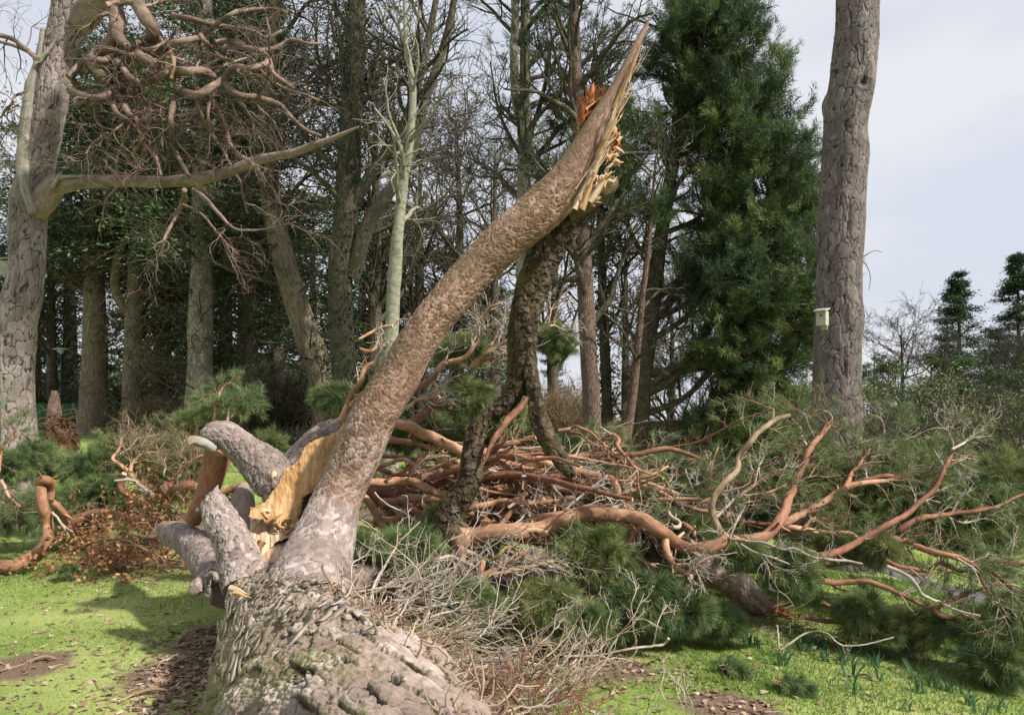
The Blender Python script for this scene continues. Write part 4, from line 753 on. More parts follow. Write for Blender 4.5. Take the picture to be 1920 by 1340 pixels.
# ---------------------------------------------------------------- the broken pine
rng = np.random.default_rng(61)
tp = [np.array([.90, -1.2, .42]), np.array([.45, 0., .42]), np.array([.0, 1.1, .42]), np.array([-.42, 2.2, .42]), np.array([-.66, 2.8, .42]), np.array([-.98, 3.5, .41]), np.array([-1.29, 4.2, .375]), np.array([-1.56, 4.9, .34]), np.array([-1.78, 5.6, .34])]; tr = [.47, .47, .46, .46, .445, .395, .335, .27, .2]
bp_ = empty('broken_pine', (tp[4][0], tp[4][1], 0), 'huge flaky-barked fallen pine trunk with a leaning snapped limb and torn orange wood', 'fallen tree')
def dtr(u, v, th, pos):
    ph = .62; u = u + .09 * fbm(u * 1.6, v * 1.6, 1, 2, 2); v = v + .09 * fbm(u * 1.6, v * 1.6, 6, 2, 5); cu, su = np.cos(ph), np.sin(ph); wx = .32 * fbm(u * 9, v * 9, 0, 4, 4)
    a = (u * cu + v * su); b = (-u * su + v * cu); big = .22 * sst(.15, .5, fbm(u * 1.6 + 3, v * 1.3, 2, 2, 12))
    jg = .30 * fbm(u * 45, v * 45, 0, 3, 51)
    F1, F2, ID, da, db = worley(a / .072 + .9 * wx + .5 * jg, b / .18 + .6 * wx + .6 * jg, 7); G1, G2, IG, ga, gb = worley(a / .024 + 1.5 * wx + jg, b / .075 + wx + jg, 9); H1, H2, IH, ha, hb = worley(a / .13 + 1.1 * wx + .4 * jg, b / .15 + wx + .5 * jg, 15)
    e1 = np.clip((F2 - F1) * 5, 0, 1); e2 = np.clip((G2 - G1) * 5, 0, 1); e3 = np.clip((H2 - H1) * 8, 0, 1)
    h1 = .016 * ID + .026 * np.clip(db + .5, 0, 1) + .008 * e1; h3 = .006 * IH + .007 * np.clip(hb + .5, 0, 1) + .006 * e3 + .35 * h1; h2 = .0035 * IG + .0045 * np.clip(gb + .5, 0, 1) + .0015 * e2
    gr = .0030 * vnoise(a * 110, b * 9, 0, 33) + .0022 * vnoise(a * 260, b * 14, 0, 34) + .0022 * fbm(u * 60, v * 60, 0, 2, 35)
    h = h1 * (1 - big) + h3 * big + h2 * (1 - .45 * big) + gr + .045 * fbm(u * 1.3, v * 1.1, 0, 3, 19); e = e1 * (1 - big) + e3 * big; idd = (ID * (1 - big) + IH * big) * .75 + .25 * IG
    bkk = np.stack([a, 0 * a, b], -1)
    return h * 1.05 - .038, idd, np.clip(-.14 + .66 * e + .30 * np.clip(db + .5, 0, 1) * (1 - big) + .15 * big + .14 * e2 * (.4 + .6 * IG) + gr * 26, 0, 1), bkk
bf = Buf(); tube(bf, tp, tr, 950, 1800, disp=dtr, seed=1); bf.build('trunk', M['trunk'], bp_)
def dlm(u, v, th, pos):
    wx = .4 * fbm(u * 14, v * 14, 0, 2, 4); wx = wx + .35 * fbm(u * 45, v * 40, 3, 2, 14); F1, F2, ID, du, dv = worley(u / .021 + wx, v / (.038) + wx * .8, 17); e = np.clip((F2 - F1) * 6, 0, 1)
    up = sst(.1, .9, v) ; pm = sst(-.5, .3, fbm(u * 3.2, v * 1.6, 9, 3, 44)); h = (.25 + .5 * pm) * (.005 * ID + .007 * np.clip(dv + .5, 0, 1) * e + .002 * e) * (1 + .9 * (1 - sst(.2, 1.0, v)))
    return h - .008 + .012 * fbm(u * 2.5, v * 1.5, 0, 3, 6) + .0018 * vnoise(u * 200, v * 60, 0, 3) + .0015 * fbm(u * 90, v * 90, 0, 2, 31), ID, np.clip(.22 + .25 * (1 - pm) + .6 * e * (.7 + .3 * ID) + .25 * np.clip(dv + .5, 0, 1), 0, 1)
lb = [(585, 1110, 4.75, 126), (597, 1045, 4.9, 112), (614, 985, 5.05, 102), (632, 937, 5.15, 98), (653, 887, 5.2, 93), (677, 836, 5.2, 91), (700, 785, 5.2, 89), (726, 742, 5.2, 85), (751, 702, 5.2, 81), (777, 651, 5.2, 78), (812, 600, 5.2, 76), (852, 551, 5.2, 77), (898, 500, 5.2, 81), (950, 450, 5.2, 85), (1000, 408, 5.2, 87), (1045, 365, 5.2, 86), (1080, 318, 5.2, 76), (1108, 268, 5.2, 60), (1130, 222, 5.2, 45), (1150, 180, 5.2, 30), (1168, 143, 5.2, 22), (1186, 103, 5.2, 17), (1201, 70, 5.2, 12), (1212, 48, 5.2, 7), (1219, 33, 5.2, 2)]
LP = [P(x, y, d) for x, y, d, w_ in lb]; LR = [w_ / 2 * d / F for x, y, d, w_ in lb]
def dlim(u, v, th, pos):
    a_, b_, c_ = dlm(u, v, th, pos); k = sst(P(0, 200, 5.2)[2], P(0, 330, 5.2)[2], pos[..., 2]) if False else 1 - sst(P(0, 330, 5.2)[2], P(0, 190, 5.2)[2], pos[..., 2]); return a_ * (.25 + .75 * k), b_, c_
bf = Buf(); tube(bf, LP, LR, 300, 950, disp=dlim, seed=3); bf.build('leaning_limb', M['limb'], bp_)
# buttress skin joining the limb to the trunk
bf = Buf(); tube(bf, [P(560, 1185, 4.0), P(575, 1120, 4.45), P(592, 1060, 4.8), P(612, 1000, 5.0), P(626, 955, 5.1), P(634, 925, 5.15)], [.22, .26, .235, .200, .165, .12], 300, 300, disp=lambda u, v, th, pos: tuple(x if i else x + .012 for i, x in enumerate(dlm(u * .7, v * .7, th, pos))), seed=8); bf.build('limb_collar', M['grey'], bp_)
# splinters: ribbons of torn wood
def shard(bf, a, b, w0, th, mat=0, bend=.02, n=7, jag=.3, side=None):
    a, b = np.asarray(a, float), np.asarray(b, float); T = nrm(b - a); s = nrm(np.cross(T, rng.normal(size=3) * .5 + np.array([0, -1, 0.]))) if side is None else nrm(np.asarray(side, float)); k = np.cross(T, s); t_ = np.linspace(0, 1, n)
    c = a + (b - a) * t_[:, None] + k * (bend * np.sin(np.pi * t_))[:, None] * rng.uniform(-1, 1) + s * (rng.normal(size=n) * w0 * .08)[:, None]
    wv = w0 * (1 - t_ ** 1.3) * (1 + rng.normal(size=n) * jag * .3) + .0006; hv = th * (1 - .7 * t_)
    v = np.stack([c - s * wv[:, None] / 2, c + k * hv[:, None] / 2, c + s * wv[:, None] / 2, c - k * hv[:, None] / 2], 1); a_ = np.arange(n - 1)[:, None] * 4; q = np.arange(4)[None]; q2 = (q + 1) % 4
    L_ = np.linalg.norm(b - a); bk = np.stack([np.tile([0, .02, .04, .02], (n, 1)) + rng.uniform(0, 9), 0 * np.ones((n, 4)), np.repeat(t_[:, None] * L_, 4, 1)], -1)
    bf.add(v, q=np.stack([a_ + q, a_ + q2, a_ + 4 + q2, a_ + 4 + q], -1), bk=bk, mat=mat); bf.add(v[0], q=[[3, 2, 1, 0]], bk=bk[0], mat=mat)
def edge(bfm, zone, pts, d0, d1, n, L0, L1, w_, tocc, spread=.25, mats=(0,), th=.012):
    P0 = np.array([zpt(zone, x, y, 5.2)[0] * 0 + P(ZN[zone][0] + x / ZN[zone][2], ZN[zone][1] + y / ZN[zone][2], d0) for x, y in pts]); C_ = catmull(P0, 60)
    for i in range(n):
        a = C_[rng.integers(60)].copy(); a[1] = rng.uniform(d0, d1); dr = nrm(np.array(tocc, float) + rng.normal(size=3) * spread); shard(bfm, a, a + dr * rng.uniform(L0, L1), rng.uniform(.4, 1) * w_, th, mats[rng.integers(len(mats))])
bf = Buf(); ax = nrm(P(1140, 200, 5.2) - P(1060, 330, 5.2))
# wood showing along the right side of the tip and down to the split
for (x0, y0, x1, y1, w_, dd) in ((1084, 385, 1128, 290, .12, 5.06), (1095, 360, 1140, 275, .09, 5.08), (1105, 378, 1147, 318, .10, 5.1), (1112, 330, 1140, 245, .06, 5.06), (1120, 300, 1152, 215, .05, 5.08), (1133, 262, 1158, 190, .05, 5.06), (1143, 235, 1176, 160, .045, 5.10), (1150, 205, 1203, 92, .05, 5.13), (1158, 185, 1208, 74, .035, 5.16), (1140, 330, 1118, 345, .05, 5.1), (1090, 392, 1120, 318, .08, 5.04), (1124, 290, 1174, 185, .035, 5.02), (1078, 392, 1100, 340, .07, 5.03)):
    shard(bf, P(x0, y0, dd), P(x1, y1, dd), w_ * .62, .012, int(rng.uniform() < .2), side=(1, .15, -.5))
edge(bf, 'P', [(1100, 372), (1120, 340), (1138, 318), (1142, 290), (1140, 255)], 5.08, 5.3, 30, .04, .11, .05, (.5, -.1, .7), .35, (0, 0, 1), .02)
edge(bf, 'P', [(1148, 325), (1135, 345), (1110, 375)], 5.1, 5.35, 16, .04, .10, .05, (.9, 0, .3), .4, (0, 0, 1), .02)
for i in range(60):
    f = rng.uniform(); a = P(1084 + 105 * f + rng.normal() * 5, 385 - 250 * f + rng.normal() * 6, 5.03 + .06 * f); shard(bf, a, a + ax * rng.uniform(.05, .2) + rng.normal(size=3) * .012, rng.uniform(.003, .010), .004, int(rng.uniform() < .2), side=(1, .2, -.5))
bf.build('splintered_wood', [M['palewood'], M['wood'], M['redwood']], bp_)
bf = Buf()
edge(bf, 'P', [(1090, 235), (1096, 210), (1108, 195), (1125, 190), (1135, 185)], 5.26, 5.40, 70, .06, .15, .07, (.45, 0, .9), .35, (0, 0, 0, 1), .02); blob(bf, P(1112, 216, 5.36), .085, .05, .18, 24, .5, 3.5, 0, 3, fine=.2)
edge(bf, 'P', [(1148, 240), (1156, 265), (1150, 290), (1154, 305)], 5.25, 5.34, 26, .03, .08, .07, (.7, 0, .1), .5, (0, 1, 2, 2), .03)
blob(bf, P(1146, 268, 5.3), .05, .03, .12, 16, .5, 3, 1, 8); bf.build('rotten_core', [M['redwood'], M['wood'], M['palewood']], bp_)
bf = Buf(); shard(bf, P(1050, 335, 5.12), P(1108, 258, 5.1), .022, .012, side=(1, 0, .6)); shard(bf, P(1100, 262, 5.16), P(1122, 208, 5.2), .018, .01, side=(1, 0, .6)); bf.build('split_sliver', M['palewood'], bp_)
bf = Buf(); tube(bf, [P(1060, 385, 5.36), P(1100, 372, 5.36), P(1138, 350, 5.36), P(1146, 330, 5.34)], [.13, .12, .085, .045], 40, 40, lump=.35, seed=9); bf.build('torn_underside', M['mossy'], bp_)
def dgr(u, v, th, pos):
    wx = .4 * fbm(u * 12, v * 12, 0, 2, 4); wx = wx + .3 * fbm(u * 40, v * 40, 1, 2, 9); F1, F2, ID, du, dv = worley(u / .030 + wx, v / .052 + wx, 27); e = np.clip((F2 - F1) * 6, 0, 1); n_ = fbm(u * 90, v * 60, 0, 2, 12); return .006 * ID + .006 * np.clip(dv + .5, 0, 1) + .004 * e + .002 * n_ + .015 * fbm(u * 3, v * 2, 0, 3, 6), ID, np.clip(.0 + .5 * e + .2 * n_ + .4 * np.clip(dv + .5, 0, 1), 0, 1)
# hanging mossy limb, forked, with its orange bough at the foot
bf = Buf(); H1 = cl([(1098, 372, 56), (1064, 420, 56), (1024, 470, 57), (1004, 520, 57), (988, 570, 52), (980, 630, 47), (978, 690, 43), (972, 740, 40)], 5.45, 5.5)

def dms(u, v, th, pos): a_, b_, c_ = dgr(u, v, th, pos); return a_ * 1.5 + .02 * fbm(u * 6, v * 2.2, 7, 3, 16), b_, c_
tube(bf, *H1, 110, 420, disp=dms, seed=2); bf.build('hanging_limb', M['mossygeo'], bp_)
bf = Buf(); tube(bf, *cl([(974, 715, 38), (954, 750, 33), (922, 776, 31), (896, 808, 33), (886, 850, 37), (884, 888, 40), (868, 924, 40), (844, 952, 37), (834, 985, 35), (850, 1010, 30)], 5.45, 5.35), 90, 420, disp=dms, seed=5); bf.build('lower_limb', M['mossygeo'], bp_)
bf = Buf(); tube(bf, *cl([(990, 745, 9), (968, 772, 12), (942, 800, 11), (920, 836, 8), (906, 870, 3)], 5.36, 5.28), 20, 60, lump=.3, seed=7); bf.build('bark_strand', M['redbr'], bp_)
bf = Buf(); tube(bf, *cl([(990, 655, 22), (998, 710, 27), (1004, 755, 31), (1014, 800, 32), (1034, 838, 29), (1056, 866, 23), (1077, 893, 6)], 5.42, 5.3), 70, 260, disp=dms, seed=6); bf.build('split_prong', M['mossygeo'], bp_)
bf = Buf(); tube(bf, *cl([(990, 643, 16), (993, 640, 14), (995, 637, 9)], 5.40, 5.33), 14, 10, lump=.2); bf.build('knot', M['mossy'], bp_)
# knobbed grey limb with the torn orange face
kp = lambda pts, d0, d1: ([P(340 + x / 3.94, 760 + y / 3.94, d0 + (d1 - d0) * i / (len(pts) - 1)) for i, (x, y, w_) in enumerate(pts)], [w_ / 3.94 / 2 * 5.5 / F for x, y, w_ in pts])
bf = Buf(); tube(bf, *kp([(190, 260, 120), (230, 235, 200), (320, 225, 215), (400, 280, 230), (480, 350, 255), (580, 430, 300), (680, 520, 330), (740, 640, 280), (730, 760, 240), (700, 860, 230)], 5.65, 5.6), 160, 320, disp=dgr, lump=.08, seed=2); bf.build('knobbed_limb', M['grey'], bp_)
bf = Buf(); tube(bf, *kp([(760, 560, 300), (860, 430, 250), (960, 310, 230), (1060, 230, 210), (1160, 190, 190), (1300, 150, 180)], 5.72, 5.8), 120, 220, disp=dgr, lump=.08, seed=4); bf.build('split_shoulder', M['grey'], bp_)
bf = Buf(); tube(bf, *kp([(245, 320, 60), (180, 285, 74), (120, 262, 76), (75, 250, 70)], 5.5, 5.35), 24, 24, lump=.2, capmat=1, seed=1); bf.build('broken_stub', [M['dead'], M['palewood']], bp_)
bf = Buf(); tube(bf, *kp([(640, 530, 60), (660, 520, 60), (675, 505, 50)], 5.28, 5.2), 16, 12, lump=.3, capmat=1); shard(bf, P(340 + 670 / 3.94, 760 + 540 / 3.94, 5.2), P(340 + 690 / 3.94, 760 + 450 / 3.94, 5.17), .04, .02, 1); bf.build('snapped_knot', [M['grey'], M['palewood']], bp_)
def face(poly, dfn, relief, mat, name, thick=.07, res=240, rim='mossy', seed=0):
    """a torn face: the outlined surface with its own relief, a thickness and a bark rim behind it"""
    pl = np.array(poly, float); x0, y0 = pl.min(0); x1, y1 = pl.max(0); nx = res; ny = int(res * (y1 - y0) / (x1 - x0)); gx_, gy_ = np.meshgrid(np.linspace(x0, x1, nx), np.linspace(y0, y1, ny)); ins = np.zeros(gx_.shape, bool); j = len(pl) - 1
    jx = gx_ + 3 * vnoise(gx_ * .05, gy_ * .05, 0, 3 + seed) + 4 * vnoise(gx_ * .16, gy_ * .16, 0, 5 + seed) + 4 * vnoise(gx_ * .5, gy_ * .5, 0, 7); jy = gy_ + 7 * vnoise(gx_ * .05, gy_ * .05, 5, 4 + seed)
    dist = np.full(gx_.shape, 1e9)
    for i in range(len(pl)):
        (xi, yi), (xj, yj) = pl[i], pl[j]; cr = ((yi > jy) != (yj > jy)) & (jx < (xj - xi) * (jy - yi) / ((yj - yi) or 1e-9) + xi); ins ^= cr
        ex, ey = xj - xi, yj - yi; tt = np.clip(((jx - xi) * ex + (jy - yi) * ey) / max(1e-9, ex * ex + ey * ey), 0, 1); dist = np.minimum(dist, np.hypot(jx - xi - tt * ex, jy - yi - tt * ey)); j = i
    dd = dfn(gx_, gy_) + relief(gx_, gy_); edge_ = np.exp(-dist / 5) * .012; dd = dd + edge_
    idx = -np.ones(gx_.shape, int); idx[ins] = np.arange(ins.sum()); ox, oy, s = ZN['K']
    X_ = (ox + gx_ / s - 960) / F * dd; Z_ = EYE + (HOR - oy - gy_ / s) / F * dd; V_ = np.stack([X_, dd, Z_], -1)[ins]
    back = V_ + np.array([.02, thick, -.01]); quads = ins[:-1, :-1] & ins[1:, :-1] & ins[:-1, 1:] & ins[1:, 1:]
    q = np.stack([idx[1:, :-1][quads], idx[1:, 1:][quads], idx[:-1, 1:][quads], idx[:-1, :-1][quads]], -1); nV = len(V_)
    e = {}
    for a_, b_ in zip(q.ravel(), np.roll(q, -1, 1).ravel()):
        if (b_, a_) in e: del e[(b_, a_)]
        else: e[(a_, b_)] = 1
    rimq = np.array([(b_, a_, a_ + nV, b_ + nV) for a_, b_ in e]); bf = Buf(); bk = np.stack([V_[:, 0] * 1., V_[:, 1] * 0, V_[:, 2] * 1 - V_[:, 0] * .8], -1)
    bf.add(np.vstack([V_, back]), q=q, bk=np.vstack([bk, bk])); o_n = bf.n; bf.q.append(rimq); bf.qm.append(np.full(len(rimq), 1)); bf.q.append(q[:, ::-1] + nV); bf.qm.append(np.full(len(q), 1)); return bf.build(name, [M[mat], M[rim]], bp_)
poly = [(1240, 60), (1215, 110), (1140, 200), (1045, 232), (985, 250), (905, 305), (865, 400), (800, 450), (752, 480), (722, 560), (665, 640), (612, 715), (500, 770), (495, 830), (600, 850), (640, 880), (780, 912), (850, 885), (885, 800), (905, 680), (965, 645), (1020, 600), (1100, 560), (1260, 300), (1330, 100)]
face(poly, lambda x, y: 5.33 + (x - 850) * .00022 + (y - 500) * -.00012 - .10 * sst(640, 840, y) * sst(900, 500, x), lambda x, y: .014 * fbm(x * .005, y * .007, 0, 3, 2) + .010 * sst(560, 640, y + .2 * x - 120) * np.abs(vnoise(x * .018 + y * .004, y * .006, 0, 8)) + .004 * fbm(x * .05, y * .02, 0, 3, 3), 'wood', 'torn_face', .10)
face([(505, 800), (640, 850), (780, 890), (880, 850), (860, 960), (700, 1010), (600, 1120), (512, 1230), (490, 1230), (520, 1100), (505, 960)], lambda x, y: 5.30 - .0016 * (y - 830) * .55 + 0 * x, lambda x, y: .035 * sst(980, 860, y) + .015 * fbm(x * .012, y * .004, 0, 3, 4) + .01 * np.abs(vnoise(x * .04, y * .005, 0, 6)), 'palewood', 'socket_wood', .06, seed=4)
bf = Buf(); tube(bf, [P(515, 1110, 4.95), P(512, 1060, 5.2), P(525, 1015, 5.42), P(545, 985, 5.55)], [.16, .17, .17, .14], 60, 60, lump=.22, seed=3); bf.build('heartwood', M['palewood'], bp_)
bf = Buf(); pz = lambda x, y, d: P(340 + x / 3.94, 760 + y / 3.94, d)
for x0, y0, x1, y1, w_, d_ in ((520, 770, 600, 730, .05, 5.2), (560, 800, 680, 770, .06, 5.2), (620, 850, 760, 800, .05, 5.18), (600, 780, 660, 850, .04, 5.18), (520, 820, 560, 860, .03, 5.2), (840, 890, 780, 940, .04, 5.2), (820, 900, 740, 960, .03, 5.19), (700, 870, 790, 905, .05, 5.19), (540, 1080, 515, 1215, .05, 4.92), (600, 1000, 540, 1160, .06, 5.0), (700, 880, 640, 820, .04, 5.2)): shard(bf, pz(x0, y0, d_), pz(x1, y1, d_), w_, .02, rng.integers(2))
for i in range(26): a = pz(rng.uniform(510, 850), rng.uniform(800, 900), 5.22); shard(bf, a, a + rng.normal(size=3) * np.array([.04, .02, .03]) + np.array([.01, -.02, -.02]), .02, .008, rng.integers(2))
bf.build('torn_splinters', [M['palewood'], M['wood']], bp_)
bf = Buf(); c_, r_ = tube(bf, *kp([(245, 690, 130), (262, 760, 190), (300, 850, 215), (360, 960, 235), (410, 1080, 260), (440, 1220, 280), (470, 1330, 260)], 5.05, 4.75), 120, 220, disp=dgr, seed=6)
for x, y, x1, y1, w_ in ((235, 720, 262, 588, .16), (190, 760, 200, 640, .10), (150, 790, 112, 752, .09), (290, 740, 300, 650, .10), (210, 740, 215, 660, .10)): shard(bf, pz(x, y, 5.0), pz(x1, y1, 5.02), w_, .10, 0, jag=.1, side=(1, 0, .1))
for i in range(14): x = rng.uniform(150, 310); shard(bf, pz(x, 740 + rng.uniform(-10, 30), 5.02), pz(x + rng.uniform(-12, 12), 690 + rng.uniform(-30, 20), 5.02), .02, .01, 1)
bf.build('jagged_stump_limb', [M['grey'], M['palewood']], bp_)
bf = Buf(); tube(bf, *kp([(270, 330, 200), (250, 430, 200), (225, 540, 195), (185, 660, 170), (130, 760, 150), (80, 850, 130)], 5.85, 6.0), 40, 80, lump=.12, seed=3); bf.build('drooping_bough', M['redbr'], bp_)
bf = Buf(); tube(bf, *kp([(470, 600, 120), (450, 720, 190), (460, 860, 220), (500, 1000, 230)], 6.0, 5.6), 40, 60, lump=.1, seed=5); bf.build('pink_limb', M['pinklimb'], bp_)
sp = lambda pts, d0, d1: ([P(x / 2.978, 890 + y / 2.978, d0 + (d1 - d0) * i / (len(pts) - 1)) for i, (x, y, w_) in enumerate(pts)], [w_ / 2.978 / 2 * (d0 + (d1 - d0) * i / (len(pts) - 1)) / F for i, (x, y, w_) in enumerate(pts)])
bf = Buf(); tube(bf, *sp([(900, 295, 50), (950, 320, 120), (1020, 350, 145), (1110, 420, 170), (1190, 520, 200), (1280, 640, 240)], 6.9, 5.0), 120, 220, disp=dgr, seed=7); bf.build('grey_side_limb', M['grey'], bp_)
bf = Buf(); tube(bf, *sp([(1185, 570, 120), (1140, 600, 100), (1105, 622, 88), (1088, 640, 60)], 4.95, 4.75), 60, 60, disp=dgr, seed=2); bf.build('burl', M['grey'], bp_)
bf = Buf(); tube(bf, *sp([(1185, 720, 30), (1160, 640, 34), (1165, 570, 34), (1195, 548, 30), (1215, 590, 26)], 4.75, 4.6), 40, 90, disp=dgr); bf.build('bark_fold', M['grey'], bp_)
bf = Buf(); shard(bf, P(430, 1100, 3.75), P(470, 1115, 3.7), .035, .012); shard(bf, P(437, 1110, 3.72), P(474, 1122, 3.7), .03, .012, 1); bf.build('loose_splinter', [M['palewood'], M['wood']], bp_)
# loose flakes of bark standing up along the trunk
pr, _ = even(tp, tr, 300); bf = Buf(); n = 700; i_ = rng.integers(130, 285, n); thv = rng.uniform(-1.35, 1.35, n); c_ = pr[i_, :3]; T_ = nrm(pr[np.minimum(i_ + 1, 299), :3] - pr[i_ - 1, :3]); Uu = nrm(np.cross(T_, [0, 0, 1.])); W_ = np.cross(Uu, T_)
W_ = np.where(W_[:, 2:] < 0, -W_, W_); nn = W_ * np.cos(thv)[:, None] + Uu * np.sin(thv)[:, None]; tg = np.cross(T_, nn); ph = (.62 + rng.normal(size=n) * .35)[:, None]; dr = nrm(T_ * np.cos(ph) + tg * np.sin(ph) + nn * rng.uniform(.0, .13, (n, 1))); sd_ = nrm(np.cross(dr, nn))
b0 = c_ + nn * (pr[i_, 3] + rng.uniform(-.012, .014, n))[:, None]; l_ = rng.uniform(.05, .13, n)[:, None]; w__ = rng.uniform(.012, .036, n)[:, None]; cu = nn * rng.uniform(-.01, .012, (n, 1)); th_ = nn * .0025
top = [b0 - sd_ * w__ * .5, b0 + sd_ * w__ * .5, b0 + dr * l_ * .55 + sd_ * w__ * .6 + cu, b0 + dr * l_ + sd_ * w__ * .15, b0 + dr * l_ * .93 - sd_ * w__ * .3, b0 + dr * l_ * .5 - sd_ * w__ * .55 + cu]
v = np.stack(top + [x - th_ for x in top], 1); o = np.arange(n)[:, None, None] * 12
q = np.array([[0, 1, 2, 5], [5, 2, 3, 4], [6, 11, 8, 7], [11, 10, 9, 8]] + [[k, k + 6, (k + 1) % 6 + 6, (k + 1) % 6] for k in range(6)])[None]
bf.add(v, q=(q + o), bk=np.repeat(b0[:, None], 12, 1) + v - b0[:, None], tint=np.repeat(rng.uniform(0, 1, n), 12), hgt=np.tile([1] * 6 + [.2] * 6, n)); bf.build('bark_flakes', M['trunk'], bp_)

def sub(child, part):
    ks = {c.name.split('.')[0]: c for c in children(bp_)}; ks[child].parent = ks[part]
for a_, b_ in (('bark_flakes', 'trunk'), ('loose_splinter', 'trunk'), ('splintered_wood', 'leaning_limb'), ('rotten_core', 'leaning_limb'), ('split_sliver', 'leaning_limb'), ('limb_collar', 'leaning_limb'), ('knot', 'hanging_limb'), ('bark_strand', 'lower_limb'), ('broken_stub', 'knobbed_limb'), ('snapped_knot', 'knobbed_limb'), ('torn_splinters', 'torn_face'), ('burl', 'grey_side_limb'), ('bark_fold', 'grey_side_limb')): sub(a_, b_)
for o in [o for o in sc.objects if o.name.split('.')[0] in ('entrance_hole', 'cap')]:
    for c in children(o.parent):
        if c.name.split('.')[0] in ('body', 'lantern'): o.parent = c; break
# ---------------------------------------------------------------- fallen stems and boughs to the right
rng = np.random.default_rng(71)
lg = empty('fallen_log', (*P(1250, 1050, 6.6)[:2], float(G(*P(1250, 1050, 6.6)[:2]))), 'long pinkish log lying under the boughs, its split end at the right', 'fallen trunk')
bf = Buf(); c, r = cl([(640, 1085, 72), (720, 1085, 70), (820, 1080, 64), (930, 1068, 60), (1040, 1052, 60), (1150, 1045, 58), (1260, 1046, 56), (1320, 1058, 54), (1370, 1085, 50), (1405, 1120, 46), (1432, 1155, 38)], 5.7, 6.5)
c = [np.array([q[0], q[1], max(q[2], float(G(q[0], q[1])) + r_ * .7)]) for q, r_ in zip(c, r)]; tube(bf, c, r, 90, 500, disp=dgr, seed=3); bf.build('log_bark', M['pinklimb'], lg)
bf = Buf()
for i in range(26): a = c[-1] + np.array([rng.normal() * .05, -.05 + rng.normal() * .04, rng.normal() * .05]); shard(bf, a, a + np.array([rng.uniform(0, .35), rng.uniform(-.1, .1), rng.uniform(-.08, .3)]), rng.uniform(.02, .06), .015, rng.integers(3))
bf.build('split_end', [M['palewood'], M['redwood'], M['orange']], lg)
